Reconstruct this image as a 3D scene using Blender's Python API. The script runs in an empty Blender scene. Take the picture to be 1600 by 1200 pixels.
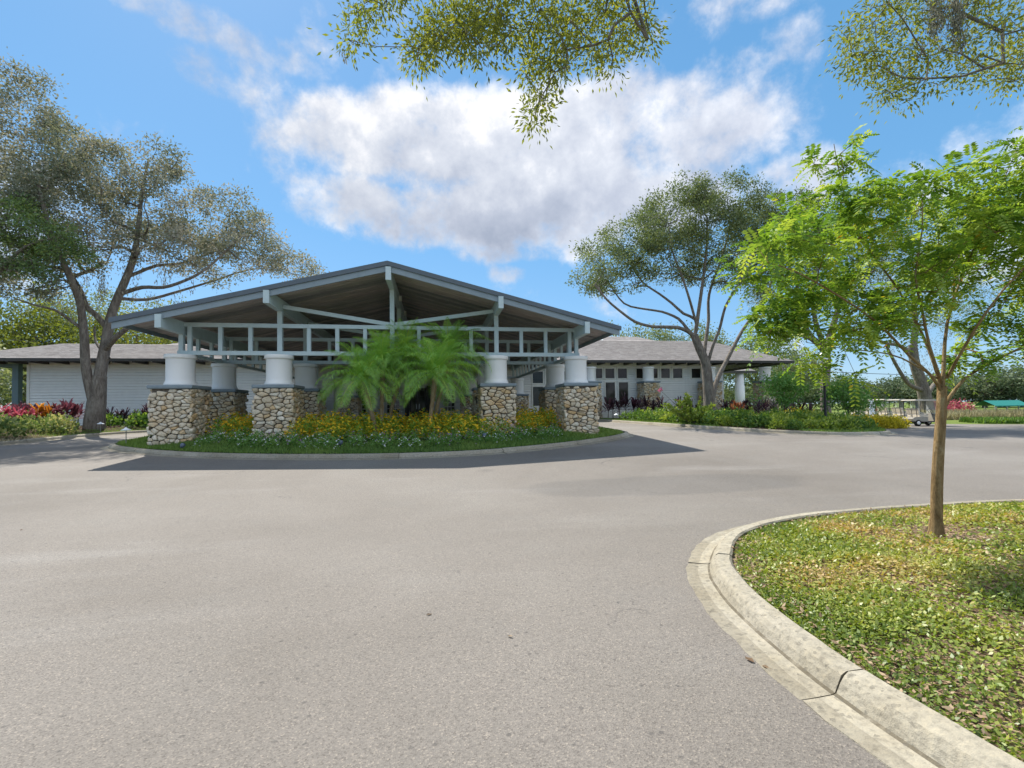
import bpy, math, random
import numpy as np
from mathutils import Vector, Matrix
random.seed(7); RNG = np.random.default_rng(7)
S = bpy.context.scene
C = bpy.context.collection
rad = math.radians

# ------------------------------------------------------------------ camera
CH, CF, CTH, CROLL, CPIT, CSY = 1.5, 715.9, .1664, -.0141, .0245, 19.45
_fw = np.array([math.sin(CTH)*math.cos(CPIT), math.cos(CTH)*math.cos(CPIT), math.sin(CPIT)])
_r0 = np.array([math.cos(CTH), -math.sin(CTH), 0.]); _u0 = np.cross(_r0, _fw)
_rt = math.cos(CROLL)*_r0 + math.sin(CROLL)*_u0
_up = -math.sin(CROLL)*_r0 + math.cos(CROLL)*_u0
cam = bpy.data.cameras.new('camera'); camo = bpy.data.objects.new('camera', cam); C.objects.link(camo)
M = Matrix.Identity(4)
for i in range(3):
    M[i][0] = _rt[i]; M[i][1] = _up[i]; M[i][2] = -_fw[i]
M[2][3] = CH
camo.matrix_world = M
cam.sensor_width = 36; cam.lens = 36*CF/1600; cam.shift_y = CSY/1600
cam.clip_start = .05; cam.clip_end = 3000
S.camera = camo

# ------------------------------------------------------------------ sun, sky, exposure
SUN = Vector((-.33, .69, 1.0)).normalized()
el = math.asin(SUN.z); az = math.atan2(SUN.x, SUN.y)
SUN_STRENGTH, SKY_STRENGTH, EXPOSURE = 2.3, .15, 1.74
sl = bpy.data.lights.new('sun', 'SUN'); slo = bpy.data.objects.new('sun', sl); C.objects.link(slo)
sl.energy = SUN_STRENGTH; sl.angle = rad(.55); sl.color = (1, .95, .86)
slo.rotation_euler = SUN.to_track_quat('Z', 'Y').to_euler()
slo.location = (0, 0, 60)
V = S.view_settings
S.display_settings.display_device = 'sRGB'
V.view_transform = 'Standard'; V.look = 'None'; V.exposure = EXPOSURE; V.gamma = 1; V.use_curve_mapping = False
S.cycles.max_bounces = 8; S.cycles.diffuse_bounces = 4; S.cycles.transparent_max_bounces = 6
S.cycles.caustics_reflective = False; S.cycles.caustics_refractive = False
S.cycles.use_denoising = True

class NT:
    """tiny node helper"""
    def __init__(s, tree): s.t = tree
    def n(s, kind, **kw):
        nd = s.t.nodes.new(kind)
        for k, v in kw.items():
            if k.startswith('i_'):
                key = k[2:]; key = int(key) if key.isdigit() else key.replace('_', ' ')
                if hasattr(v, 'is_output') or isinstance(v, bpy.types.NodeSocket): s.t.links.new(v, nd.inputs[key])
                else: nd.inputs[key].default_value = v
            else: setattr(nd, k, v)
        return nd
    def math(s, op, a, b=None, c=None, clamp=False):
        nd = s.t.nodes.new('ShaderNodeMath'); nd.operation = op; nd.use_clamp = clamp
        for i, v in enumerate((a, b, c)):
            if v is None: continue
            if isinstance(v, bpy.types.NodeSocket): s.t.links.new(v, nd.inputs[i])
            else: nd.inputs[i].default_value = v
        return nd.outputs[0]
    def vmath(s, op, a, b=None):
        nd = s.t.nodes.new('ShaderNodeVectorMath'); nd.operation = op
        for i, v in enumerate((a, b)):
            if v is None: continue
            if isinstance(v, bpy.types.NodeSocket): s.t.links.new(v, nd.inputs[i])
            else: nd.inputs[i].default_value = v
        return nd.outputs[1] if op in ('DOT_PRODUCT', 'LENGTH') else nd.outputs[0]
    def noise(s, vec, scale, detail=4, rough=.55, dist=0.):
        nd = s.n('ShaderNodeTexNoise'); nd.inputs['Scale'].default_value = scale
        nd.inputs['Detail'].default_value = detail; nd.inputs['Roughness'].default_value = rough
        nd.inputs['Distortion'].default_value = dist
        if vec is not None: s.t.links.new(vec, nd.inputs['Vector'])
        return nd.outputs['Fac']
    def ramp(s, fac, stops, interp='LINEAR'):
        nd = s.n('ShaderNodeValToRGB'); cr = nd.color_ramp; cr.interpolation = interp
        while len(cr.elements) < len(stops): cr.elements.new(.5)
        for e, (p, c) in zip(cr.elements, stops):
            e.position = p; e.color = (*c, 1) if len(c) == 3 else c
        s.t.links.new(fac, nd.inputs[0]); return nd.outputs[0]
    def mix(s, fac, a, b, blend='MIX'):
        nd = s.n('ShaderNodeMix', data_type='RGBA', blend_type=blend)
        for k, v in ((0, fac), (6, a), (7, b)):
            if isinstance(v, bpy.types.NodeSocket): s.t.links.new(v, nd.inputs[k])
            else: nd.inputs[k].default_value = v if not isinstance(v, tuple) or len(v) == 4 else (*v, 1)
        return nd.outputs[2]
    def step(s, x, a, b):
        nd = s.n('ShaderNodeMapRange', interpolation_type='SMOOTHSTEP')
        s.t.links.new(x, nd.inputs[0]); nd.inputs[1].default_value = a; nd.inputs[2].default_value = b
        return nd.outputs[0]

def raydir(px, py):
    d = _fw + (px-800)/CF*_rt - (py-600-CSY)/CF*_up
    return d
def make_world():
    w = bpy.data.worlds.new('World'); S.world = w; w.use_nodes = True
    g = NT(w.node_tree); bg = w.node_tree.nodes['Background']
    sky = g.n('ShaderNodeTexSky', sky_type='NISHITA', sun_disc=False)
    sky.sun_elevation = el; sky.sun_rotation = az
    sky.air_density = 1.0; sky.dust_density = .35; sky.ozone_density = 2.2
    tc = g.n('ShaderNodeTexCoord').outputs['Generated']
    d = g.vmath('NORMALIZE', tc)
    sep = g.n('ShaderNodeSeparateXYZ', i_0=d)
    z = g.math('MAXIMUM', sep.outputs[2], .03)
    # cloud layer coordinates: where the view ray meets a level sheet high above
    zz = g.math('ADD', z, .12)
    pl = g.n('ShaderNodeCombineXYZ', i_0=g.math('DIVIDE', sep.outputs[0], zz), i_1=g.math('DIVIDE', sep.outputs[1], zz), i_2=0.).outputs[0]
    # cumulus masses: direction, horizontal and vertical angular radius, weight
    masses = [((730, 228), .31, .10, 1.2), ((950, 215), .27, .105, 1.15), ((880, 315), .31, .10, 1.25), ((600, 185), .17, .05, .85), ((1080, 195), .13, .07, .8), ((560, 320), .16, .05, .8), ((690, 345), .20, .06, .8), ((840, 388), .20, .03, .75),
              ((385, 115), .11, .045, .55), ((570, 100), .16, .045, .45), ((1040, 95), .06, .045, .3), ((435, 262), .05, .03, .45), ((290, 12), .22, .035, .7), ((1170, 0), .19, .035, .62), ((1240, 285), .10, .05, .7), ((1490, 262), .12, .06, .7), ((1205, 85), .11, .05, .4),
              ((790, 427), .05, .022, .6), ((60, 20), .08, .03, .35), ((900, -330), .3, .10, .8), ((1750, 330), .2, .09, .7), ((-260, 300), .25, .12, .8), ((1560, 185), .10, .025, .38)]
    wob = g.n('ShaderNodeTexNoise', i_Scale=2.3); wob.inputs['Detail'].default_value = 5; w.node_tree.links.new(d, wob.inputs['Vector'])
    wv = g.vmath('MULTIPLY', g.vmath('SUBTRACT', wob.outputs['Color'], (.5, .5, .5)), (.10, .10, .10))
    dw = g.vmath('ADD', d, wv)
    field = None
    for (px, py), rh, rv, wt in masses:
        c = raydir(px, py); c /= np.linalg.norm(c)
        h = np.cross(c, (0, 0, 1)); h /= np.linalg.norm(h); v = np.cross(h, c)
        q = g.vmath('SUBTRACT', dw, tuple(c))
        a = g.math('DIVIDE', g.vmath('DOT_PRODUCT', q, tuple(h)), rh)
        b = g.math('DIVIDE', g.vmath('DOT_PRODUCT', q, tuple(v)), rv)
        f = g.vmath('DOT_PRODUCT', q, tuple(c)); f = g.math('MULTIPLY', f, 3.)
        r2 = g.math('ADD', g.math('ADD', g.math('MULTIPLY', a, a), g.math('MULTIPLY', b, b)), g.math('MULTIPLY', f, f))
        e = g.math('MULTIPLY', g.math('POWER', 2.718, g.math('MULTIPLY', g.math('MULTIPLY', r2, r2), -.75)), wt)
        field = e if field is None else g.math('SMOOTH_MAX', field, e, .15)
    field = g.math('MINIMUM', field, 1.3)
    # the unseen rest of the sky carries cumulus too, thickened for ambient light
    back = g.math('MULTIPLY', g.step(g.noise(pl, .55, 2), .42, .62), .95)
    facing = g.step(g.vmath('DOT_PRODUCT', d, tuple(_fw)), .2, .55)
    back = g.math('MULTIPLY', back, g.math('SUBTRACT', 1.0, facing))
    field = g.math('ADD', field, back)
    n1 = g.noise(d, 6.5, 10, .60, .0)
    off = g.vmath('ADD', d, tuple(Vector(SUN)*.035))
    n2 = g.noise(off, 6.5, 10, .60, .0)
    n3 = g.noise(d, 2.8, 3, .5)
    n4 = g.noise(d, 21., 7, .62, .15)
    field = g.math('ADD', field, g.math('MULTIPLY', g.math('SUBTRACT', n4, .5), .75))
    dens = g.math('ADD', field, g.math('MULTIPLY', g.math('SUBTRACT', n1, .5), 2.5))
    alpha = g.step(dens, .24, 1.0)
    lit = g.math('ADD', g.math('MULTIPLY', g.math('SUBTRACT', n1, n2), 1.9), g.math('MULTIPLY', g.math('SUBTRACT', n3, .5), 1.1))
    thick = g.step(dens, .6, 1.3)
    # thick middles and undersides of the big mass are greyer
    c0 = raydir(860, 300); c0 /= np.linalg.norm(c0)
    low = g.step(g.vmath('DOT_PRODUCT', d, (0, 0, 1)), .46, .30)
    shade = g.math('ADD', g.math('MULTIPLY', g.math('MULTIPLY', thick, low), .72), g.math('MULTIPLY', thick, .04))
    fac = g.math('SUBTRACT', g.math('ADD', lit, .72), shade, clamp=True)
    ccol = g.ramp(fac, [(0, (.80, .88, 1.08)), (.4, (1.08, 1.15, 1.34)), (.78, (1.5, 1.55, 1.68)), (1, (2.0, 1.98, 2.0))])
    # clouds facing the sun are brighter, boosted to throw fill light into the shade
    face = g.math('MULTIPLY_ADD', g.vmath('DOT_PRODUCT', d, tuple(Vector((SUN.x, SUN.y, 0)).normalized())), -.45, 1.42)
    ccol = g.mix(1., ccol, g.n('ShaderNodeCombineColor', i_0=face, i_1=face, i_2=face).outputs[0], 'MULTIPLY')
    skyc = g.n('ShaderNodeHueSaturation', i_Saturation=1.12, i_Value=1.0, i_Color=sky.outputs[0]).outputs[0]
    az_ = g.ramp(g.math('MAXIMUM', sep.outputs[2], 0.), [(0, (.60, 1.02, 1.48)), (.12, (.40, .86, 1.42)), (.35, (.275, .76, 1.36)), (1, (.19, .56, 1.12))])
    skyc = g.mix(.9, skyc, az_)
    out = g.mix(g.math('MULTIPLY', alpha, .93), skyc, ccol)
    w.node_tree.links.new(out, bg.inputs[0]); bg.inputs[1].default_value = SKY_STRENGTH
make_world()

# ------------------------------------------------------------------ placing helpers
def smooth(t): t = np.clip(t, 0, 1); return t*t*(3-2*t)
def R(x, y):
    """height of the road and ground: level round the camera, rising gently to the clubhouse"""
    x = np.asarray(x, float); y = np.asarray(y, float)
    w = 1-.8*smooth((x-10)/16)
    r = np.interp(y, [8, 9.5, 14.7, 18, 30], [0, .04, .28, .42, .6])+0*x
    return w*r
def Rf(x, y): return float(R(x, y))
def at(px, py, Y):
    d = raydir(px, py); return np.array([0, 0, CH])+d*(Y/d[1])
def on(px, py, lift=0.):
    z = 0.
    for _ in range(40):
        d = raydir(px, py); P = np.array([0, 0, CH])+d*((z+lift-CH)/d[2]); z = .5*z+.5*Rf(P[0], P[1])
    return P

# ------------------------------------------------------------------ mesh building
class MB:
    def __init__(s): s.v = []; s.f = []; s.r = []
    def add(s, vs, fs, r=None):
        o = len(s.v); s.v.extend([tuple(map(float, p)) for p in vs]); s.f.extend([tuple(i+o for i in f) for f in fs])
        s.r.extend([r if r is not None else 0.]*len(fs)); return s
    def box(s, x0, x1, y0, y1, z0, z1, r=None):
        vs = [(x, y, z) for z in (z0, z1) for y in (y0, y1) for x in (x0, x1)]
        return s.add(vs, [(0, 2, 3, 1), (4, 5, 7, 6), (0, 1, 5, 4), (2, 6, 7, 3), (0, 4, 6, 2), (1, 3, 7, 5)], r)
    def bar(s, a, b, w, h, up=(0, 0, 1)):
        a = Vector(a); b = Vector(b); d = (b-a).normalized(); u = Vector(up); sd = d.cross(u)
        if sd.length < 1e-4: sd = d.cross(Vector((0, 1, 0)))
        sd.normalize(); u = sd.cross(d).normalized()
        vs = []
        for p in (a, b):
            for i, j in ((-1, -1), (1, -1), (1, 1), (-1, 1)): vs.append(p+sd*(i*w/2)+u*(j*h/2))
        return s.add(vs, [(0, 1, 2, 3), (7, 6, 5, 4), (0, 4, 5, 1), (1, 5, 6, 2), (2, 6, 7, 3), (3, 7, 4, 0)])
    def tube(s, pts, radii, n=6, cap=True):
        pts = [Vector(p) for p in pts]; o = len(s.v); prev = None
        for i, p in enumerate(pts):
            d = (pts[min(i+1, len(pts)-1)]-pts[max(i-1, 0)])
            d = d.normalized() if d.length > 1e-9 else Vector((0, 0, 1))
            if prev is None:
                a = d.cross(Vector((.31, .95, .1))).normalized()
            else:
                a = (prev-d*prev.dot(d)); a = a.normalized() if a.length > 1e-6 else d.cross(Vector((.31, .95, .1))).normalized()
            prev = a; b = d.cross(a)
            for k in range(n):
                t = 2*math.pi*k/n; s.v.append(tuple(p+(a*math.cos(t)+b*math.sin(t))*radii[i]))
        nf = 0
        for i in range(len(pts)-1):
            for k in range(n):
                k2 = (k+1) % n
                s.f.append((o+i*n+k, o+i*n+k2, o+(i+1)*n+k2, o+(i+1)*n+k)); nf += 1
        if cap:
            s.f.append(tuple(o+k for k in reversed(range(n)))); s.f.append(tuple(o+(len(pts)-1)*n+k for k in range(n))); nf += 2
        s.r.extend([0.]*nf); return s
    def lathe(s, prof, n=24, c=(0, 0, 0)):
        o = len(s.v)
        for r, z in prof:
            for k in range(n):
                t = 2*math.pi*k/n; s.v.append((c[0]+r*math.cos(t), c[1]+r*math.sin(t), c[2]+z))
        for i in range(len(prof)-1):
            for k in range(n):
                k2 = (k+1) % n; s.f.append((o+i*n+k, o+i*n+k2, o+(i+1)*n+k2, o+(i+1)*n+k))
        s.f.append(tuple(o+(len(prof)-1)*n+k for k in range(n))); s.f.append(tuple(o+k for k in reversed(range(n))))
        s.r.extend([0.]*((len(prof)-1)*n+2)); return s
    def mesh(s, name, mat, smoothf=False):
        me = bpy.data.meshes.new(name); me.from_pydata(s.v, [], s.f)
        if any(s.r):
            a = me.attributes.new('rnd', 'FLOAT', 'FACE'); a.data.foreach_set('value', np.array(s.r, np.float32))
        if smoothf: me.polygons.foreach_set('use_smooth', [True]*len(me.polygons))
        me.materials.append(mat); me.update(); return me
    def build(s, name, mat, parent=None, smoothf=False, loc=None):
        return link(name, s.mesh(name, mat, smoothf), parent, loc)
def link(name, me, parent=None, loc=None, rot=None, scale=None):
    o = bpy.data.objects.new(name, me); C.objects.link(o)
    if parent is not None: o.parent = parent
    if loc is not None: o.location = loc
    if rot is not None: o.rotation_euler = rot
    if scale is not None: o.scale = scale if hasattr(scale, '__len__') else (scale,)*3
    return o
def npmesh(name, verts, faces, mat, rnd=None, smoothf=False):
    """verts (N,3), faces (M,k) -> mesh"""
    me = bpy.data.meshes.new(name); verts = np.ascontiguousarray(verts, np.float32); faces = np.ascontiguousarray(faces, np.int32)
    m, k = faces.shape
    me.vertices.add(len(verts)); me.vertices.foreach_set('co', verts.ravel())
    me.loops.add(m*k); me.loops.foreach_set('vertex_index', faces.ravel())
    me.polygons.add(m); me.polygons.foreach_set('loop_start', np.arange(m, dtype=np.int32)*k)
    try: me.polygons.foreach_set('loop_total', np.full(m, k, np.int32))
    except Exception: pass
    if rnd is not None:
        a = me.attributes.new('rnd', 'FLOAT', 'FACE'); a.data.foreach_set('value', np.ascontiguousarray(rnd, np.float32))
    if smoothf: me.polygons.foreach_set('use_smooth', np.ones(m, bool))
    me.materials.append(mat); me.update(calc_edges=True); me.validate(); return me
def empty(name, loc=(0, 0, 0), rz=0.):
    o = bpy.data.objects.new(name, None); C.objects.link(o); o.location = loc; o.rotation_euler = (0, 0, rz); o.empty_display_size = .3; return o
def tag(o, label, cat, group=None):
    o['label'] = label; o['category'] = cat
    if group: o['group'] = group
    return o
def struct(o): o['kind'] = 'structure'; return o
def stuff(o): o['kind'] = 'stuff'; return o
def copy_tree(o, parent=None):
    c = o.copy(); C.objects.link(c)
    if parent is not None: c.parent = parent
    for ch in list(o.children): copy_tree(ch, c)
    return c

# ------------------------------------------------------------------ materials
MAT = {}
def mat(name):
    m = bpy.data.materials.new(name); m.use_nodes = True; m.node_tree.nodes.clear()
    g = NT(m.node_tree); out = g.n('ShaderNodeOutputMaterial'); MAT[name] = m
    return m, g, out
def principled(g, out, col, rough=.7, spec=.35, normal=None, metallic=0.):
    b = g.n('ShaderNodeBsdfPrincipled'); b.inputs['Roughness'].default_value = .5
    for key, v in (('Base Color', col), ('Roughness', rough), ('Metallic', metallic), ('Specular IOR Level', spec)):
        if isinstance(v, bpy.types.NodeSocket): g.t.links.new(v, b.inputs[key])
        else: b.inputs[key].default_value = (*v, 1) if isinstance(v, tuple) and len(v) == 3 else v
    if normal is not None: g.t.links.new(normal, b.inputs['Normal'])
    g.t.links.new(b.outputs[0], out.inputs[0]); return b
def bump(g, h, strength=.4, dist=.02):
    return g.n('ShaderNodeBump', i_Strength=strength, i_Distance=dist, i_Height=h).outputs[0]
def objco(g): return g.n('ShaderNodeTexCoord').outputs['Object']
def geopos(g): return g.n('ShaderNodeNewGeometry').outputs['Position']
def orand(g): return g.n('ShaderNodeObjectInfo').outputs['Random']
def rnd(g): return g.n('ShaderNodeAttribute', attribute_name='rnd').outputs['Fac']

def leafmat(name, stops, trans=.42, tcol=(1.25, 1.25, .55), gloss=.08, rough=.38, objvar=.25, scale=.45):
    m, g, out = mat(name)
    f = g.math('ADD', g.math('MULTIPLY', rnd(g), 1-objvar), g.math('MULTIPLY', orand(g), objvar))
    nz = g.noise(geopos(g), scale, 2)
    f = g.math('ADD', f, g.math('MULTIPLY', g.math('SUBTRACT', nz, .5), .55), clamp=True)
    col = g.ramp(f, stops)
    d = g.n('ShaderNodeBsdfDiffuse', i_Color=col)
    t = g.n('ShaderNodeBsdfTranslucent', i_Color=g.mix(1., col, (*tcol, 1), 'MULTIPLY'))
    mx = g.n('ShaderNodeMixShader', i_0=trans, i_1=d.outputs[0], i_2=t.outputs[0])
    gl = g.n('ShaderNodeBsdfGlossy', i_Roughness=rough+.15, i_Color=(1, 1, 1, 1))
    mx2 = g.n('ShaderNodeMixShader', i_0=gloss*.18, i_1=mx.outputs[0], i_2=gl.outputs[0])
    g.t.links.new(mx2.outputs[0], out.inputs[0]); return m

def make_materials():
    # asphalt: weathered, tan-grey, speckled with pale aggregate
    m, g, out = mat('asphalt'); p = geopos(g)
    big = g.noise(p, .16, 4, .6, .4); mid = g.noise(p, .9, 4, .6); str_ = g.n('ShaderNodeMapping', i_Vector=p); str_.inputs['Scale'].default_value = (.12, .5, 1); str_.inputs['Rotation'].default_value = (0, 0, .25)
    st = g.noise(str_.outputs[0], 1.4, 4, .6)
    base = g.ramp(big, [(.32, (.162, .145, .126)), (.5, (.196, .177, .156)), (.68, (.230, .212, .189))])
    base = g.mix(g.math('MULTIPLY', g.step(st, .52, .78), .5), base, (.285, .27, .25, 1))
    base = g.mix(g.math('MULTIPLY', g.step(mid, .5, .75), .35), base, (.19, .178, .162, 1))
    vo = g.n('ShaderNodeTexVoronoi', i_Scale=130., i_Vector=p); sp = vo.outputs['Color']
    sp1 = g.n('ShaderNodeSeparateColor', i_0=sp).outputs[0]
    spk = g.ramp(sp1, [(0, (.66, .65, .65)), (.25, (.88, .88, .88)), (.6, (1., 1., 1.)), (.9, (1.10, 1.09, 1.08)), (.985, (1.42, 1.38, 1.32))])
    col = g.mix(1., base, spk, 'MULTIPLY')
    vo2 = g.n('ShaderNodeTexVoronoi', i_Scale=26., i_Vector=p)
    pk = g.n('ShaderNodeSeparateColor', i_0=vo2.outputs['Color']).outputs[1]
    pit = g.math('MULTIPLY', g.step(pk, .93, .97), g.step(vo2.outputs['Distance'], .42, .18))
    col = g.mix(g.math('MULTIPLY', pit, .55), col, (.075, .07, .066, 1))
    # a darker patch with a wavering edge by the island
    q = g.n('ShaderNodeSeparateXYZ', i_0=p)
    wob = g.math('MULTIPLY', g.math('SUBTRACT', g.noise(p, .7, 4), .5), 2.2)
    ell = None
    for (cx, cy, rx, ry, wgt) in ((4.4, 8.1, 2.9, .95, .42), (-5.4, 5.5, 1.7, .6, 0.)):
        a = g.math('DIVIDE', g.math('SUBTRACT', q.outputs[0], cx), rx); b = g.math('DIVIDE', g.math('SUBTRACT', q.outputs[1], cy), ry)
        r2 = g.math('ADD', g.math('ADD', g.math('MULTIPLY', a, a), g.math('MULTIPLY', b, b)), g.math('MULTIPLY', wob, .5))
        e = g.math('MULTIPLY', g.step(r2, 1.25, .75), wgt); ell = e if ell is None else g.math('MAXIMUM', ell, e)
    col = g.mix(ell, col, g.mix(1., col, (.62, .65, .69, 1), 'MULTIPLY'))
    # hairline cracks
    vc = g.n('ShaderNodeTexVoronoi', feature='DISTANCE_TO_EDGE', i_Scale=.22)
    dv = g.n('ShaderNodeTexNoise', i_Scale=1.3, i_Vector=p); dv.inputs['Detail'].default_value = 6
    g.t.links.new(g.vmath('ADD', p, g.vmath('MULTIPLY', g.vmath('SUBTRACT', dv.outputs['Color'], (.5, .5, .5)), (1.6, 1.6, 0))), vc.inputs['Vector'])
    ck = g.math('MULTIPLY', g.step(vc.outputs['Distance'], .0020, .0007), g.step(g.noise(p, .3, 2), .50, .60))
    oil = g.n('ShaderNodeTexVoronoi', i_Scale=.55, i_Vector=g.vmath('ADD', p, g.vmath('MULTIPLY', dv.outputs['Color'], (.5, .5, 0))))
    om = g.math('MULTIPLY', g.step(oil.outputs['Distance'], .16, .03), g.step(g.n('ShaderNodeSeparateColor', i_0=oil.outputs['Color']).outputs[0], .62, .7))
    col = g.mix(g.math('MULTIPLY', om, .28), col, (.07, .066, .062, 1))
    col = g.mix(g.math('MULTIPLY', ck, .7), col, (.05, .05, .05, 1))
    h = g.math('ADD', g.math('MULTIPLY', vo.outputs['Distance'], 1.), g.math('MULTIPLY', pit, -1.2))
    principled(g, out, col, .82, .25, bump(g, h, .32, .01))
    # concrete kerb
    m, g, out = mat('concrete'); p = geopos(g)
    f = g.noise(p, 1.6, 5, .62); f2 = g.noise(p, 24, 4, .7); f3 = g.noise(p, 5, 5, .7)
    col = g.ramp(f, [(.3, (.285, .25, .19)), (.52, (.335, .305, .245)), (.75, (.38, .35, .295))])
    col = g.mix(g.math('MULTIPLY', g.step(f3, .55, .74), .42), col, (.19, .165, .12, 1))
    col = g.mix(.8, col, g.ramp(f2, [(.3, (.6, .6, .6)), (.5, (1, 1, 1)), (.72, (1.25, 1.22, 1.15))]), 'MULTIPLY')
    col = g.mix(1., col, g.ramp(orand(g), [(0, (.86, .85, .82)), (1, (1.12, 1.12, 1.1))]), 'MULTIPLY')
    col = g.mix(g.math('MULTIPLY', rnd(g), g.step(f3, .2, .55)), col, (.085, .07, .045, 1))
    vo = g.n('ShaderNodeTexVoronoi', i_Scale=55., i_Vector=p)
    pk = g.step(g.n('ShaderNodeSeparateColor', i_0=vo.outputs['Color']).outputs[0], .94, .98)
    col = g.mix(g.math('MULTIPLY', pk, .45), col, (.12, .11, .09, 1))
    principled(g, out, col, .85, .25, bump(g, g.math('ADD', f2, g.math('MULTIPLY', pk, -.9)), .8, .012))
    # soils and grounds
    m, g, out = mat('mulch'); p = geopos(g)
    vo = g.n('ShaderNodeTexVoronoi', i_Scale=38., i_Vector=p); r = g.n('ShaderNodeSeparateColor', i_0=vo.outputs['Color']).outputs[0]
    col = g.ramp(r, [(0, (.09, .058, .04)), (.4, (.20, .135, .09)), (.75, (.33, .235, .16)), (1, (.46, .36, .26))])
    col = g.mix(g.math('MULTIPLY', g.step(g.noise(p, 1.2, 3), .5, .68), .6), col, (.31, .24, .17, 1))
    principled(g, out, col, .95, .1, bump(g, vo.outputs['Distance'], .9, .03))
    m, g, out = mat('dark_soil'); p = geopos(g)
    col = g.ramp(g.noise(p, 14, 5, .7), [(.3, (.035, .024, .017)), (.7, (.12, .08, .055))])
    principled(g, out, col, .95, .1, bump(g, g.noise(p, 30, 4), .8, .03))
    m, g, out = mat('lawn_soil'); p = geopos(g)
    col = g.ramp(g.noise(p, 9, 5, .7), [(.3, (.022, .045, .012)), (.7, (.05, .085, .022))])
    principled(g, out, col, .95, .1, bump(g, g.noise(p, 40, 4), .8, .03))
    m, g, out = mat('field_grass'); p = geopos(g)
    col = g.ramp(g.noise(p, .09, 5, .65), [(.3, (.085, .13, .03)), (.5, (.13, .18, .04)), (.7, (.20, .22, .07))])
    col = g.mix(.8, col, g.ramp(g.noise(p, 3, 6, .75), [(.3, (.6, .6, .6)), (.7, (1.25, 1.25, 1.2))]), 'MULTIPLY')
    principled(g, out, col, .95, .1, bump(g, g.noise(p, 12, 5), .8, .05))
    # building
    def paint(name, c, var=.06, rough=.6, sc=3., dirt=None):
        m, g, out = mat(name); p = geopos(g)
        n = g.noise(p, sc, 5, .65)
        col = g.ramp(n, [(.25, tuple(x*(1-var*2) for x in c)), (.5, c), (.75, tuple(min(1, x*(1+var)) for x in c))])
        st = g.n('ShaderNodeMapping', i_Vector=p); st.inputs['Scale'].default_value = (6, 6, .5)
        s2 = g.noise(st.outputs[0], 1., 4, .6)
        col = g.mix(g.math('MULTIPLY', g.step(s2, .55, .8), .35), col, tuple(x*.78 for x in c))
        principled(g, out, col, rough, .3, bump(g, g.noise(p, 40, 3), .12, .006)); return m
    paint('column_white', (.84, .84, .82), .02, .55)
    paint('grey_trim', (.49, .59, .61), .05, .55)
    paint('fascia_grey', (.24, .295, .33), .06, .5)
    paint('upper_fascia', (.11, .135, .16), .06, .5)
    paint('cap_slate', (.22, .27, .30), .08, .7, 6)
    paint('siding_white', (.80, .80, .76), .03, .6)
    paint('dark_trim_and_shade', (.075, .072, .07), .1, .6)
    paint('window_frame', (.76, .75, .68), .04, .5)
    paint('post_teal', (.13, .19, .20), .06, .5)
    m, g, out = mat('soffit_wood'); p = geopos(g)
    mp = g.n('ShaderNodeMapping', i_Vector=p); mp.inputs['Scale'].default_value = (.9, 9, .9)
    n = g.noise(mp.outputs[0], 2., 5, .6)
    col = g.ramp(n, [(.3, (.31, .30, .295)), (.55, (.44, .425, .42)), (.8, (.54, .525, .52))])
    col = g.mix(1., col, g.ramp(orand(g), [(0, (.68, .68, .7)), (.5, (1, .97, .95)), (1, (1.3, 1.15, 1.1))]), 'MULTIPLY')
    principled(g, out, col, .7, .2, bump(g, n, .3, .01))
    m, g, out = mat('shingle'); p = geopos(g)
    bk = g.n('ShaderNodeTexBrick', i_Scale=1., i_Vector=g.n('ShaderNodeMapping', i_Vector=p).outputs[0])
    vo = g.n('ShaderNodeTexVoronoi', i_Scale=1.)
    mp = g.n('ShaderNodeMapping', i_Vector=p); mp.inputs['Scale'].default_value = (3.4, 8., 2.); g.t.links.new(mp.outputs[0], vo.inputs['Vector'])
    r = g.n('ShaderNodeSeparateColor', i_0=vo.outputs['Color']).outputs[0]
    col = g.ramp(r, [(0, (.27, .245, .235)), (.5, (.35, .32, .305)), (1, (.43, .395, .38))])
    col = g.mix(.6, col, g.ramp(g.noise(p, 25, 3, .7), [(.3, (.7, .7, .7)), (.7, (1.25, 1.25, 1.25))]), 'MULTIPLY')
    col = g.mix(g.math('MULTIPLY', g.step(g.noise(p, .5, 4), .5, .75), .3), col, (.3, .275, .26, 1))
    principled(g, out, col, .92, .15, bump(g, g.noise(p, 60, 3), .5, .01))
    # field stone
    m, g, out = mat('field_stone'); p = objco(g); pw = geopos(g)
    f = g.math('FRACT', g.math('ADD', orand(g), rnd(g)))
    col = g.ramp(f, [(0, (.62, .53, .38)), (.16, (.74, .67, .53)), (.28, (.56, .38, .19)), (.40, (.68, .58, .42)), (.52, (.47, .40, .30)), (.64, (.77, .72, .60)), (.78, (.62, .45, .25)), (.90, (.72, .64, .50)), (1, (.59, .50, .38))])
    n = g.noise(pw, 9, 5, .7); n2 = g.noise(pw, 28, 4, .7)
    col = g.mix(g.math('MULTIPLY', g.step(n, .5, .72), .7), col, (.56, .37, .17, 1))
    col = g.mix(.75, col, g.ramp(n2, [(.3, (.5, .5, .5)), (.5, (1, 1, 1)), (.75, (1.2, 1.2, 1.2))]), 'MULTIPLY')
    principled(g, out, col, .9, .2, bump(g, g.math('ADD', n2, n), .7, .02))
    m, g, out = mat('mortar'); col = g.ramp(g.noise(geopos(g), 12, 4), [(.3, (.09, .075, .06)), (.7, (.20, .17, .135))]); principled(g, out, col, .95, .1)
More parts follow.
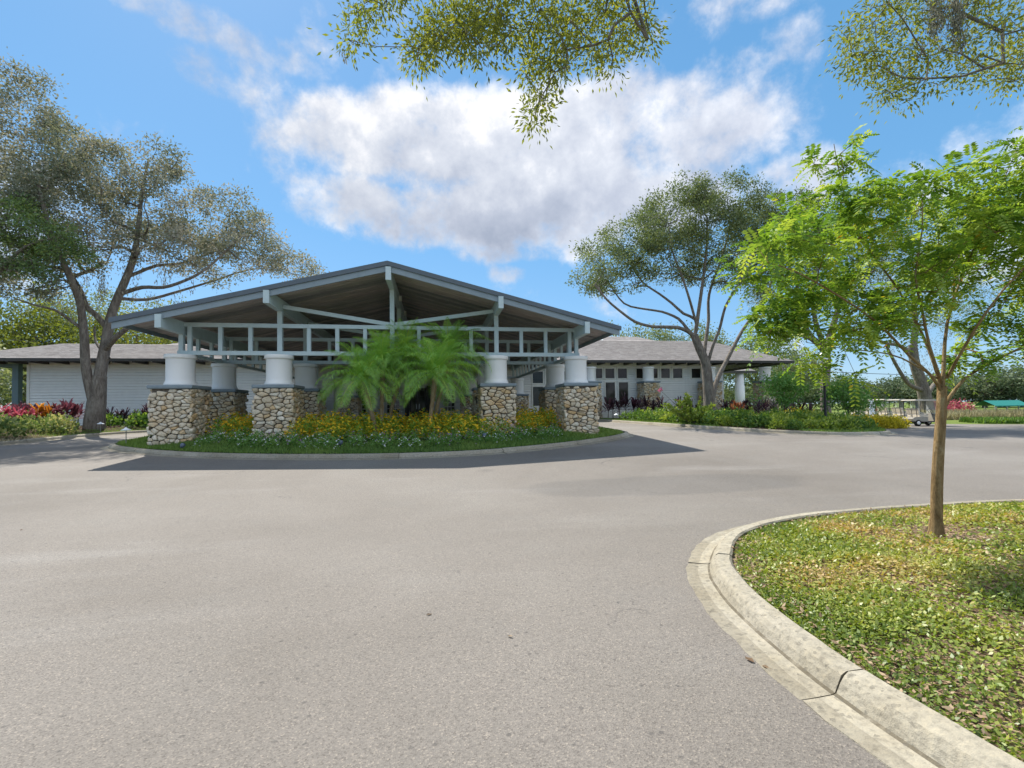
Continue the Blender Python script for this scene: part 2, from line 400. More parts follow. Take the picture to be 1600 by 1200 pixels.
    # bark
    def bark(name, c1, c2, c3, sc=5.):
        m, g, out = mat(name); p = geopos(g)
        mp = g.n('ShaderNodeMapping', i_Vector=p); mp.inputs['Scale'].default_value = (sc, sc, sc*.22)
        n = g.noise(mp.outputs[0], 2.2, 6, .7, .6); n2 = g.noise(p, 1.4, 4, .6); n3 = g.noise(p, 40, 3, .7)
        col = g.ramp(n, [(.3, c1), (.5, c2), (.72, c3)])
        col = g.mix(g.math('MULTIPLY', g.step(n2, .5, .7), .5), col, tuple(.8*x+.02 for x in c3)+(1,))
        col = g.mix(.5, col, g.ramp(n3, [(.3, (.6, .6, .6)), (.7, (1.2, 1.2, 1.2))]), 'MULTIPLY')
        principled(g, out, col, .95, .1, bump(g, n, .9, .05))
    bark('oak_bark', (.085, .07, .06), (.19, .165, .14), (.33, .30, .26))
    bark('sapling_bark', (.15, .095, .045), (.30, .205, .10), (.43, .34, .20), 9.)
    bark('palm_bark', (.15, .10, .06), (.32, .235, .145), (.47, .39, .28), 16.)
    # leaves
    leafmat('oak_leaf', [(0, (.07, .11, .05)), (.35, (.15, .195, .09)), (.65, (.25, .29, .145)), (.9, (.38, .40, .24)), (1, (.47, .44, .32))], .34, (1.15, 1.15, .6), .12)
    leafmat('oak_leaf_left', [(0, (.085, .135, .085)), (.35, (.17, .205, .14)), (.65, (.28, .295, .23)), (.88, (.44, .43, .37)), (1, (.54, .51, .46))], .34, (1.2, 1.05, .75), .14)
    leafmat('green_leaf', [(0, (.075, .145, .07)), (.5, (.15, .235, .095)), (.85, (.27, .35, .10)), (1, (.42, .45, .11))], .38, (1.2, 1.2, .5), .12)
    leafmat('oak_leaf_near', [(0, (.085, .125, .035)), (.4, (.18, .22, .055)), (.75, (.30, .33, .075)), (1, (.46, .46, .11))], .5, (1.5, 1.35, .4), .1)
    leafmat('yellow_green_leaf', [(0, (.07, .10, .022)), (.4, (.15, .18, .04)), (.75, (.26, .27, .07)), (1, (.36, .33, .10))], .45, (1.2, 1.2, .5))
    leafmat('far_leaf', [(0, (.085, .12, .075)), (.5, (.155, .20, .12)), (1, (.26, .29, .17))], .3, (1, 1, .7), .02)
    leafmat('sapling_leaf', [(0, (.085, .18, .03)), (.35, (.19, .325, .045)), (.7, (.35, .46, .08)), (.93, (.50, .55, .11)), (.965, (.55, .40, .03)), (1, (.62, .32, .03))], .42, (1.25, 1.2, .6), .1, .35, 0.)
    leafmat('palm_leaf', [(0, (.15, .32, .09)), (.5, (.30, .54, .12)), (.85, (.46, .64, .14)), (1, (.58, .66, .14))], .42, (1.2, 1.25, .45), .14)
    leafmat('shrub_leaf', [(0, (.05, .11, .025)), (.5, (.11, .21, .045)), (.85, (.20, .31, .065)), (1, (.31, .38, .11))], .35, (1.2, 1.2, .5), .12)
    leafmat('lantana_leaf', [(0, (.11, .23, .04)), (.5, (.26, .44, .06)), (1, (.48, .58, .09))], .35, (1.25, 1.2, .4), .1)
    leafmat('bedding_leaf', [(0, (.07, .17, .045)), (.5, (.15, .31, .075)), (1, (.30, .45, .12))], .35, (1.2, 1.2, .5), .1)
    leafmat('lime_leaf', [(0, (.11, .18, .03)), (.5, (.24, .33, .05)), (1, (.46, .50, .12))], .38, (1.2, 1.2, .5), .12)
    leafmat('yellow_leaf', [(0, (.20, .20, .02)), (.5, (.50, .44, .03)), (1, (.72, .60, .06))], .4, (1.2, 1.1, .4), .1)
    leafmat('variegated_leaf', [(0, (.05, .10, .03)), (.4, (.14, .21, .055)), (.75, (.33, .36, .14)), (1, (.58, .50, .22))], .35, (1.1, 1.1, .7), .12)
    leafmat('rust_leaf', [(0, (.10, .035, .02)), (.5, (.24, .09, .045)), (1, (.46, .22, .10))], .28, (1.1, .9, .8), .12, .35, .3)
    leafmat('dark_ti_leaf', [(0, (.03, .016, .022)), (.5, (.075, .03, .045)), (1, (.17, .075, .09))], .25, (1.1, .9, .9), .2, .35, .3)
    leafmat('burgundy_leaf', [(0, (.05, .02, .03)), (.5, (.13, .04, .055)), (1, (.28, .09, .12))], .28, (1.1, .9, .9), .15, .35, .4)
    leafmat('crimson_leaf', [(0, (.18, .04, .06)), (.5, (.40, .08, .12)), (1, (.66, .20, .26))], .3, (1.1, .9, .9), .12, .35, .4)
    leafmat('orange_leaf', [(0, (.14, .05, .02)), (.5, (.50, .22, .03)), (1, (.75, .42, .06))], .4, (1.2, 1., .5), .12, .35, .3)
    leafmat('cover_leaf', [(0, (.09, .14, .025)), (.35, (.15, .22, .035)), (.7, (.27, .33, .055)), (.92, (.40, .40, .10)), (1, (.48, .34, .14))], .35, (1.2, 1.2, .4), .2, .3, 0., 1.3)
    leafmat('dry_leaf', [(0, (.20, .13, .08)), (.5, (.36, .26, .165)), (1, (.54, .43, .29))], .2, (1, .9, .7), .05, .5, .5)
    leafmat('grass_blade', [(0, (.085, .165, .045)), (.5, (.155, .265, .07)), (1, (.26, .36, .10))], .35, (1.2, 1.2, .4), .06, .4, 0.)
    leafmat('dry_grass_blade', [(0, (.20, .19, .10)), (.5, (.36, .32, .19)), (1, (.52, .46, .30))], .3, (1, 1, .8), .04, .4, 0.)
    leafmat('moss', [(0, (.19, .19, .15)), (.5, (.30, .295, .235)), (1, (.43, .41, .33))], .3, (1, 1, .9), .02, .6, 0.)
    leafmat('orange_petal', [(0, (.80, .40, .03)), (.5, (.88, .58, .04)), (1, (.90, .74, .06))], .3, (1, 1, .6), .05, .5, .5)
    leafmat('white_petal', [(0, (.72, .66, .78)), (.5, (.80, .80, .82)), (1, (.84, .84, .84))], .3, (1, 1, 1), .05, .5, .3)
    leafmat('mauve_petal', [(0, (.30, .14, .30)), (.5, (.46, .27, .46)), (1, (.60, .42, .60))], .3, (1, 1, 1), .05, .5, .5)
    leafmat('pink_petal', [(0, (.6, .10, .22)), (.5, (.78, .20, .34)), (1, (.85, .42, .50))], .35, (1, 1, 1), .05, .5, .5)
    # odds and ends
    def plain(name, c, rough=.5, spec=.4, metallic=0., var=.08):
        m, g, out = mat(name); n = g.noise(objco(g), 12, 3)
        principled(g, out, g.ramp(n, [(.3, tuple(x*(1-var) for x in c)), (.7, tuple(min(1, x*(1+var)) for x in c))]), rough, spec, None, metallic)
    plain('black_paint', (.018, .019, .02), .4); plain('rubber', (.02, .02, .02), .8, .2)
    plain('cart_body', (.30, .275, .23), .3); plain('cart_roof', (.50, .46, .39), .45); plain('cart_dark', (.03, .03, .035), .6)
    plain('seat_vinyl', (.62, .55, .44), .5); plain('steel', (.55, .56, .57), .3, .5, .9); plain('rim_white', (.75, .75, .73), .4)
    plain('sign_white', (.74, .80, .84), .5); plain('awning_green', (.02, .20, .165), .6); plain('door_dark', (.04, .032, .027), .45)
    plain('lamp_glass', (.74, .77, .80), .25); plain('copper', (.26, .27, .23), .5); plain('wire', (.04, .04, .045), .6)
    plain('bag_blue', (.07, .12, .2), .6); plain('bag_red', (.4, .04, .04), .6); plain('flood_blue', (.10, .13, .175), .5)
    plain('planter_clay', (.05, .045, .045), .6)
    m, g, out = mat('glass_dark'); n = g.noise(geopos(g), 1.3, 3)
    principled(g, out, g.ramp(n, [(.3, (.012, .013, .012)), (.7, (.045, .04, .03))]), .06, .3)
    m, g, out = mat('windscreen')
    b = principled(g, out, (.8, .84, .86), .08, .5); b.inputs['Alpha'].default_value = .35
    # fascia shadow-free gable louvre
make_materials()

# ------------------------------------------------------------------ ground, road
def grid_mesh(name, xs, ys, zf, m):
    X, Y = np.meshgrid(xs, ys); Z = zf(X, Y)
    v = np.stack([X, Y, Z], -1).reshape(-1, 3); nx, ny = len(xs), len(ys)
    i = (np.arange(ny-1)[:, None]*nx+np.arange(nx-1)[None, :]).ravel()
    return npmesh(name, v, np.stack([i, i+1, i+nx+1, i+nx], 1), m, smoothf=True)
def far_steps(a, b, n, lim): 
    s = list(np.linspace(a, b, n)); k = (b-a)/n
    out = []; p = a
    while p > -lim: k *= 1.35; p -= k; out.append(p)
    lo = out[::-1]; out = []; p = b; k = (b-a)/n
    while p < lim: k *= 1.35; p += k; out.append(p)
    return np.array(lo+s+out)
ground = struct(link('ground', grid_mesh('ground', far_steps(-60, 70, 60, 1500), far_steps(-30, 70, 60, 1500), lambda x, y: R(x, y)-.03, MAT['field_grass'])))
def xr_road(y):   # far edge of the car park on the right
    return np.interp(y, [-30, 5, 14, 20, 22.5, 24.5, 27, 30.1], [70, 62, 48, 37, 33, 30.5, 27, 26])
rys = np.linspace(-25, 30.1, 90); rv = []; rf = []; nx = 90
for j, y in enumerate(rys):
    xr = xr_road(y)
    for i in range(nx):
        x = -45+(xr+45)*i/(nx-1); rv.append((x, y, Rf(x, y)))
for j in range(len(rys)-1):
    for i in range(nx-1):
        a = j*nx+i; rf.append((a, a+1, a+nx+1, a+nx))
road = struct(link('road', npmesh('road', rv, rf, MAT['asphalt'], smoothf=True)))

def spline(pts, closed=True, step=.2):
    P = [np.array(p, float)[:2] for p in pts]; n = len(P); out = []
    rng = range(n) if closed else range(n-1)
    for i in rng:
        p0, p1, p2, p3 = (P[(i-1) % n], P[i], P[(i+1) % n], P[(i+2) % n]) if closed else (P[max(i-1, 0)], P[i], P[i+1], P[min(i+2, n-1)])
        m = max(2, int(np.linalg.norm(p2-p1)/step))
        for k in range(m):
            t = k/m
            out.append(.5*((2*p1)+(-p0+p2)*t+(2*p0-5*p1+4*p2-p3)*t*t+(-p0+3*p1-3*p2+p3)*t**3))
    if not closed: out.append(P[-1])
    return np.array(out)
def inward_normals(L, closed=True):
    n = len(L)
    d = (np.roll(L, -1, 0)-np.roll(L, 1, 0)) if closed else np.gradient(L, axis=0)
    d /= np.linalg.norm(d, axis=1, keepdims=True)+1e-9
    nn = np.stack([-d[:, 1], d[:, 0]], 1)
    area = np.sum(L[:, 0]*np.roll(L[:, 1], -1)-np.roll(L[:, 0], -1)*L[:, 1])
    return nn if area > 0 else -nn
GUT, KW, KH = .19, .19, .125
def kerb(L, closed, seclen, first=0., marks=None):
    """concrete kerb and gutter swept along outline L (outer gutter edge), cast in sections with open joints"""
    N = inward_normals(L, closed)
    root = struct(empty('kerb', (0, 0, 0)))
    prof = [(0, .006), (GUT*.5, .010), (GUT-.012, .016), (GUT+.006, .024), (GUT+.028, .075), (GUT+.05, KH-.018), (GUT+.075, KH), (GUT+KW-.02, KH+.004), (GUT+KW, KH-.012), (GUT+KW, -.03), (0, -.05)]
    seg = np.linalg.norm(np.roll(L, -1, 0)-L, axis=1); s = np.concatenate([[0], np.cumsum(seg)[:-1]]); tot = seg.sum() if closed else s[-1]
    cuts = [first]
    while cuts[-1] < tot-.5: cuts.append(cuts[-1]+seclen*random.uniform(.9, 1.1))
    cuts = [0.]*(first > .3)+cuts; cuts[-1] = tot
    if marks:   # joints at given places
        cuts = sorted(float(s[int(np.argmin(((L-np.array(q))**2).sum(1)))]) for q in marks); lastc = cuts[-1]; cuts = [0.]+cuts
        while lastc < tot-4: lastc += 3.; cuts.append(lastc)
        cuts.append(tot)
    Lx = np.concatenate([L, L[:1]]) if closed else L; Nx = np.concatenate([N, N[:1]]) if closed else N
    sx = np.concatenate([s, [tot]]) if closed else s
    for a, b in zip(cuts[:-1], cuts[1:]):
        a2, b2 = a+.006, b-.006
        ts = [a2]+[t for t in sx if a2+.03 < t < b2-.03]+[b2]
        mb = MB(); dz = random.uniform(-.006, .008); m = len(prof); sk = random.uniform(-.008, .008)
        for t in ts:
            x, y = np.interp(t, sx, Lx[:, 0]), np.interp(t, sx, Lx[:, 1])
            n = np.array([np.interp(t, sx, Nx[:, 0]), np.interp(t, sx, Nx[:, 1])]); n /= np.linalg.norm(n)
            z = Rf(x, y)+dz
            for jp, (o, h) in enumerate(prof):
                ed = random.uniform(-.014, .010) if jp in (0, 10) else random.uniform(-.003, .003)
                mb.v.append((x+n[0]*(o+sk+ed), y+n[1]*(o+sk+ed), z+h+random.uniform(-.0015, .0015)))
        k = len(ts)
        for i in range(k-1):
            for j in range(m):
                j2 = (j+1) % m; mb.f.append((i*m+j, i*m+j2, (i+1)*m+j2, (i+1)*m+j)); mb.r.append({2: .85, 0: .30, 7: .25, 8: .7, 9: .8}.get(j, 0.))
        mb.f.append(tuple(range(m-1, -1, -1))); mb.f.append(tuple((k-1)*m+j for j in range(m))); mb.r += [.6, .6]
        mb.build('kerb_section', MAT['concrete'], root, smoothf=False)
    return root
def bed(name, L, inset, zfun, m, rings=(0, .05, .12, .22, .35, .5, .68, .85)):
    """soil inside outline L, as rings drawn toward its middle"""
    N = inward_normals(L); P = L+N*inset; c = P.mean(0); v = []; f = []; n = len(P)
    for r in rings:
        Q = P+(c-P)*r
        for (x, y) in Q: v.append((x, y, zfun(x, y)))
    v.append((c[0], c[1], zfun(*c)))
    for i in range(len(rings)-1):
        for k in range(n):
            k2 = (k+1) % n; f.append((i*n+k, i*n+k2, (i+1)*n+k2, (i+1)*n+k))
    tri = [((len(rings)-1)*n+k, (len(rings)-1)*n+(k+1) % n, len(v)-1) for k in range(n)]
    mb = MB(); mb.v = v; mb.f = f+tri; mb.r = [0.]*len(mb.f)
    o = mb.build(name, m, smoothf=True); return struct(o)
def dist_to(L, pts):
    """distance from pts (N,2) to closed outline L"""
    pts = np.asarray(pts, float); out = np.full(len(pts), 1e9); A = L; B = np.roll(L, -1, 0); D = B-A; dd = (D**2).sum(1)+1e-12
    for i in range(0, len(pts), 4000):
        p = pts[i:i+4000][:, None, :]; t = np.clip(((p-A)*D).sum(2)/dd, 0, 1)
        out[i:i+4000] = np.sqrt((((A+t[..., None]*D)-p)**2).sum(2)).min(1)
    return out
def inside(L, pts):
    pts = np.asarray(pts, float); res = np.zeros(len(pts), bool); x, y = pts[:, 0], pts[:, 1]; n = len(L)
    for i in range(n):
        x1, y1 = L[i]; x2, y2 = L[(i+1) % n]
        c = ((y1 > y) != (y2 > y)); 
        if y1 != y2: res ^= c & (x < (x2-x1)*(y-y1)/(y2-y1)+x1)
    return res

# island in front of the canopy
ISL = spline([(-10.9, 17.4), (-10.35, 16.4), (-8.94, 15.22), (-6.57, 13.85), (-3.84, 12.94), (-1.35, 12.53), (1.21, 12.67), (3.88, 13.71), (6.11, 15.11), (7.37, 16.33), (7.65, 17.2), (7.2, 18.4), (5, 20.3), (1.5, 21.2), (-1.5, 21.4), (-5, 21.2), (-8.5, 20.2), (-10.6, 18.6)])
ISLc = ISL[::4]
def isl_z(x, y):
    d = dist_to(ISLc, np.array([[x, y]]))[0]
    return Rf(x, y)+.11+.22*float(smooth((d-.3)/1.5))
kerb(ISL, True, 3.0)
lawn = bed('island_lawn', ISL[::2], GUT+KW-.02, isl_z, MAT['lawn_soil'])

# planted island on the right, in the foreground
FG = spline([(1.9, .2), (1.86, 1.0), (1.82, 1.63), (1.81, 2.08), (1.87, 2.68), (2.02, 3.36), (2.36, 4.06), (3.15, 4.86), (4.5, 5.36), (6.4, 5.5), (8.4, 5.4), (11, 4.7), (12.2, 2.5), (10.5, -.6), (7, -2.2), (3.6, -1.8)], step=.12)
def fg_z(x, y): return Rf(x, y)+.085+.05*float(smooth((dist_to(FG[::4], np.array([[x, y]]))[0]-.3)/1.2))
kerb(FG, True, 2.3, marks=[on(1078, 882)[:2], on(1262, 1092)[:2]])
fgsoil = bed('island_soil', FG, GUT+KW-.02, fg_z, MAT['mulch'], rings=(0, .03, .07, .12, .2, .3, .45, .6, .8))

# bed along the left wing and planter before the right wing
LB = spline([(-40, 6), (-27, 10), (-18, 14), (-15.1, 16.6), (-14.8, 18.5), (-14.75, 20.), (-14.72, 21.3), (-14.6, 22.9), (-14.2, 24.3), (-13.3, 25.5), (-11.3, 26.6), (-8.6, 27.6), (-7.0, 28.6), (-7.0, 30.0), (-14, 30.3), (-22, 30.3), (-32, 30.3), (-42, 26), (-44, 16)], step=.4)
LBc = LB[::2]
def lb_z(x, y):
    d = dist_to(LBc, np.array([[x, y]]))[0]; return Rf(x, y)+.11+.22*float(smooth((d-.6)/2.2))
kerb(LB, True, 3.0)
lbsoil = bed('bed_soil', LB, GUT+KW-.02, lb_z, MAT['dark_soil'])
RB = spline([(9.9, 28.6), (10.3, 26.6), (10.9, 24.), (11.4, 21.0), (12.4, 17.8), (14.0, 15.95), (15.8, 15.25), (18.2, 15.7), (19.4, 16.6), (20.6, 18.0), (22.8, 20.6), (25.0, 24.4), (26.0, 27.6), (24.5, 29.8), (16, 30.1), (10.4, 30.0)], step=.4)
RBc = RB[::2]
def rb_z(x, y):
    d = dist_to(RBc, np.array([[x, y]]))[0]; return Rf(x, y)+.11+.10*float(smooth((d-.6)/2.2))
kerb(RB, True, 3.0)
rbsoil = bed('planter_soil', RB, GUT+KW-.02, rb_z, MAT['dark_soil'])

# ------------------------------------------------------------------ stone piers
def voronoi_face(w, h, sz, asp=1.65, jit=.47):
    """irregular stone outlines filling a w x h panel: list of polygons"""
    nx = max(1, round(w/(sz*asp**.5))); ny = max(1, round(h/(sz/asp**.5)))
    pts = []
    for j in range(-1, ny+1):
        off = random.uniform(0, 1)
        for i in range(-2, nx+2):
            if random.random() < .2: continue
            pts.append(((i+.5+.5*(j % 2)+random.uniform(-jit, jit)-.25)*w/nx, (j+.5+random.uniform(-jit, jit))*h/ny))
    P = np.array(pts)*[1, asp]; cells = []
    for i, (px, py) in enumerate(pts):
        if not (-.12*w/nx < px < w+.12*w/nx and -.0 < py < h): continue
        poly = [(-.015, -.02), (w+.015, -.02), (w+.015, h), (-.015, h)]; poly = [(a, b*asp) for a, b in poly]
        d = ((P-P[i])**2).sum(1); order = np.argsort(d)[1:18]
        for j in order:
            mx, my = (P[i]+P[j])/2; nxv, nyv = P[j]-P[i]; new = []; m = len(poly)
            for k in range(m):
                a, b = poly[k], poly[(k+1) % m]
                sa = (a[0]-mx)*nxv+(a[1]-my)*nyv; sb = (b[0]-mx)*nxv+(b[1]-my)*nyv
                if sa <= 0: new.append(a)
                if (sa < 0) != (sb < 0) and sa != sb:
                    t = sa/(sa-sb); new.append((a[0]+t*(b[0]-a[0]), a[1]+t*(b[1]-a[1])))
            poly = new
            if len(poly) < 3: break
        if len(poly) >= 3: cells.append([(a, b/asp) for a, b in poly])
    return cells
def stone_geo(poly, depth):
    """rounded lump over a polygon, local u,v,outward"""
    P = np.array(poly); c = P.mean(0)
    # soften long corners
    Q = []
    n = len(P)
    for k in range(n):
        a, b = P[k], P[(k+1) % n]
        Q += [a*.86+b*.14, a*.14+b*.86]
    Q = np.array(Q); n = len(Q); ext = np.ptp(Q, axis=0)
    g = .010
    v = []; tilt = np.array([random.uniform(-.25, .25), random.uniform(-.25, .3)])
    for sc, dp in ((1-g*2/max(.05, ext.min()), -.04), (.985-g*2/max(.05, ext.min()), .55), (.86, .88), (.5, 1.0)):
        for q in Q:
            r = c+(q-c)*sc; o = depth*dp*(1+random.uniform(-.12, .12))+float((r-c)@tilt)*(dp > .3)
            v.append((r[0], r[1], o))
    v.append((c[0], c[1], depth*1.02)); f = []
    for i in range(3):
        for k in range(n): f.append((i*n+k, i*n+(k+1) % n, (i+1)*n+(k+1) % n, (i+1)*n+k))
    for k in range(n): f.append((3*n+k, 3*n+(k+1) % n, 4*n))
    return v, f
def pier(x, y, z0, zc, half, label, detail, drum_r=.40, drum_h=1.0, sz=.147, group='stone piers carrying the entrance canopy', sides='fblr'):
    root = tag(empty('stone_pier', (x, y, z0)), label, 'pier', group)
    h = zc-.11-z0
    MB().box(-half+.05, half-.05, -half+.05, half-.05, -.35, h).build('core', MAT['mortar'], root)
    faces = {'f': ((-half, -half, 0), (1, 0, 0), (0, -1, 0)), 'r': ((half, -half, 0), (0, 1, 0), (1, 0, 0)), 'b': ((half, half, 0), (-1, 0, 0), (0, 1, 0)), 'l': ((-half, half, 0), (0, -1, 0), (-1, 0, 0))}
    joined = MB()
    for key, (o, u, n) in faces.items():
        o, u, n = np.array(o), np.array(u), np.array(n)
        for poly in voronoi_face(2*half, h, sz):
            v, f = stone_geo(poly, random.uniform(.04, .085)); r0 = random.random(); e_ = random.uniform(-.02, .06); wd = 2*half
            v = [((a-e_*max(0, 1-a/.08) if a < .08 else a+e_*max(0, 1-(wd-a)/.08) if a > wd-.08 else a), b, c) for a, b, c in v]
            # slight batter: stones stand further out near the foot
            pts = [o+u*a+np.array((0, 0, 1))*b+n*(c-.045+.035*(1-b/h)) for a, b, c in v]
            if key in detail:
                mb = MB(); mb.add(pts, f); ob = mb.build('stone', MAT['field_stone'], root, smoothf=True)
            else: joined.add(pts, f, r0)
    if joined.v: stuff(joined.build('stonework', MAT['field_stone'], root, smoothf=True))
    cp = MB(); c2 = half+.05
    cp.add([(sx*c2*k, sy*c2*k, z) for (z, k) in ((h+.001, .97), (h+.03, 1), (h+.09, 1), (h+.112, .985)) for sx, sy in ((-1, -1), (1, -1), (1, 1), (-1, 1))],
           [(3, 2, 1, 0)]+[(i*4+k, i*4+(k+1) % 4, (i+1)*4+(k+1) % 4, (i+1)*4+k) for i in range(3) for k in range(4)]+[(12, 13, 14, 15)])
    cp.build('cap', MAT['cap_slate'], root)
    r = drum_r; H = drum_h
    prof = [(r*1.13, 0), (r*1.13, .05), (r*1.10, .075), (r*1.02, .15), (r, .19), (r*.99, H-.16), (r*1.02, H-.135), (r*1.10, H-.125), (r*1.12, H-.11), (r*1.12, H-.02), (r*1.10, H), (r*.6, H+.002)]
    d = MB(); d.lathe(prof, 40, (0, 0, h+.113)); d.build('drum', MAT['column_white'], root, smoothf=True)
    return root
XC = (-8.07, -5.09, 2.20, 5.19); YR = (16.35, 19.40, 25.7, 28.8)
names_row = [('stone pier with white drum at the front left corner of the canopy', 'stone pier with white drum, second from the left in the front row', 'stone pier with white drum just right of the palms in the front row', 'stone pier with white drum at the front right corner of the canopy'),
             ('stone pier standing directly behind the front left corner pier', 'stone pier standing behind the second pier from the left', 'stone pier half hidden behind the pier right of the palms', 'stone pier standing behind the front right corner pier'),
             ('pier in the third row, far left under the canopy', 'pier in the third row behind the left palms', 'pier in the third row behind the right palm crown', 'pier in the third row along the right edge of the canopy'),
             ('pier nearest the clubhouse wall at the left edge of the canopy', 'pier nearest the clubhouse wall left of the entrance doors', 'pier nearest the clubhouse wall right of the entrance doors', 'shaded pier nearest the clubhouse wall at the right edge of the canopy')]
for j, yr in enumerate(YR):
    if j == 2: continue
    for i, xc in enumerate(XC):
        base = .24 if j < 2 else Rf(xc, yr)-.05
        det = ''
        if j == 0: det = 'fr' if i < 2 else ('fl')
        pier(xc-.03 if j == 0 else xc, yr, base, 2.347, .585, names_row[j][i], det)

# ------------------------------------------------------------------ entrance canopy
RX, RZ, EL, ER, PIT = -1.473, 6.268, -9.34, 6.40, .252
YF, YB = 15.08, 32.6
def roof_z(x): return RZ-PIT*abs(x-RX)
def make_canopy():
    root = tag(empty('entrance_canopy', (RX, 16.35, 3.35)), 'wide grey gabled entrance canopy with open timber trusses over the piers', 'canopy')
    def L(p): return (p[0]-RX, p[1]-16.35, p[2]-3.35)
    def mk(mb, name, m, parent=root, sm=False):
        mb.v = [L(p) for p in mb.v]; return mb.build(name, MAT[m], parent, sm)
    # roof decks
    for sgn, xe in ((-1, EL), (1, ER)):
        mb = MB(); ze = roof_z(xe); t = .05
        a = (xe, ze); b = (RX, RZ)
        vs = [(a[0], YF+.02, a[1]), (b[0], YF+.02, b[1]), (b[0], YB, b[1]), (a[0], YB, a[1])]
        vs += [(p[0], p[1], p[2]-t) for p in vs]
        mb.add(vs, [(0, 1, 2, 3), (7, 6, 5, 4), (0, 4, 5, 1), (1, 5, 6, 2), (2, 6, 7, 3), (3, 7, 4, 0)])
        mk(mb, 'roof_slope', 'shingle')
        # soffit boards run down the slope
        n = 58; w = (YB-YF-.1)/n
        for k in range(n):
            y0 = YF+.06+k*w; dz = .002+.012*(k % 2)
            bd = MB(); z0, z1 = ze-t-dz, RZ-t-dz; x1 = RX+.0*sgn; x0 = xe-sgn*.08
            z0 = roof_z(x0)-t-dz
            vs = [(x0, y0+.006, z0), (x1, y0+.006, z1), (x1, y0+w-.006, z1), (x0, y0+w-.006, z0)]
            vs += [(p[0], p[1], p[2]-.028) for p in vs]
            bd.add(vs, [(0, 1, 2, 3), (7, 6, 5, 4), (0, 4, 5, 1), (1, 5, 6, 2), (2, 6, 7, 3), (3, 7, 4, 0)])
            mk(bd, 'soffit_board', 'soffit_wood')
        # fascia at the gable: upper drip board and lower barge board
        for nm, m, y0, y1, za, zb in (('drip_board', 'upper_fascia', YF-.03, YF+.015, .012, -.135), ('barge_board', 'fascia_grey', YF+.0155, YF+.06, -.14, -.325)):
            mb = MB(); vs = []
            xe2 = xe+sgn*(.03 if nm == 'drip_board' else -.02)
            for y in (y0, y1):
                vs += [(xe2, y, roof_z(xe2)+zb), (RX, y, RZ+zb), (RX, y, RZ+za), (xe2, y, roof_z(xe2)+za)]
            mb.add(vs, [(0, 1, 2, 3), (7, 6, 5, 4), (0, 4, 5, 1), (1, 5, 6, 2), (2, 6, 7, 3), (3, 7, 4, 0)])
            mk(mb, nm, m)
        # eave fascia along the side
        mb = MB(); xa, xb = sorted((xe, xe-sgn*.05)); mb.box(xa+.0, xb, YF+.07, YB, ze-.19, ze-.055); mk(mb, 'eave_board', 'fascia_grey')
    # purlins
    px = [XC[0]-.0, XC[1], RX+.03, XC[2], XC[3]]
    tops = [4.42, 5.22, 6.085, 5.22, 4.42]
    for x, zt in zip(px, tops):
        mb = MB(); d = .40 if x != px[2] else .43
        mb.box(x-.085, x+.085, YF-.05, YB-1.8, zt-d, zt); mk(mb, 'purlin', 'grey_trim')
    # trusses
    for k, y in enumerate((YR[0], YR[1], YR[3])):
        x0, x1 = px[0], px[4]
        tb = MB(); tb.box(x0-.09, x1+.09, y-.06, y+.06, 4.275, 4.407); mk(tb, 'top_beam', 'grey_trim')
        bb = MB(); bb.box(x0-.10, x1+.10, y-.075, y+.075, 3.353, 3.489); mk(bb, 'bottom_beam', 'grey_trim')
        for i, x in enumerate(px):
            zt = tops[i]-.40+.0
            for (za, zb) in ((3.49, 4.274), (4.408, zt+.02)):
                if zb-za < .05: continue
                p = MB(); w = .075 if 0 < i < 4 else .065
                p.box(x-w, x+w, y-.07, y+.07, za, zb); mk(p, 'post', 'grey_trim')
        bays = [(px[1], -1), (px[1], 1), (px[3], -1), (px[3], 1)]
        for xb_, s in bays:
            for q in (1, 2, 3):
                x = xb_+s*q*.912; b = MB(); b.box(x-.062, x+.062, y-.05, y+.05, 3.49, 4.274); mk(b, 'baluster', 'grey_trim')
        for s, xa in ((-1, px[1]), (1, px[3])):
            b = MB(); b.bar((xa-s*.10, y, 4.99), (px[2]+s*.09, y, 4.45), .10, .13); mk(b, 'brace', 'grey_trim')
    # ladder girders running back along both sides
    for x in (px[0], px[4]):
        segs = [(YR[0]+.08, YR[1]-.08), (YR[1]+.08, YR[3]-.08)]
        for a, b in segs:
            mb = MB(); mb.box(x-.07, x+.07, a, b, 3.354, 3.47); mk(mb, 'side_beam', 'grey_trim')
            n = max(2, int((b-a)/.9))
            for q in range(1, n):
                y = a+(b-a)*q/n; mb = MB(); mb.box(x-.05, x+.05, y-.055, y+.055, 3.471, 4.05); mk(mb, 'baluster', 'grey_trim')
    # small floodlights fixed under the ridge beam
    for y in (18.2, 21.0):
        fl = MB(); fl.box(px[2]+.09, px[2]+.2, y, y+.1, 5.72, 5.92); mk(fl, 'floodlight', 'column_white')
    return root
make_canopy()

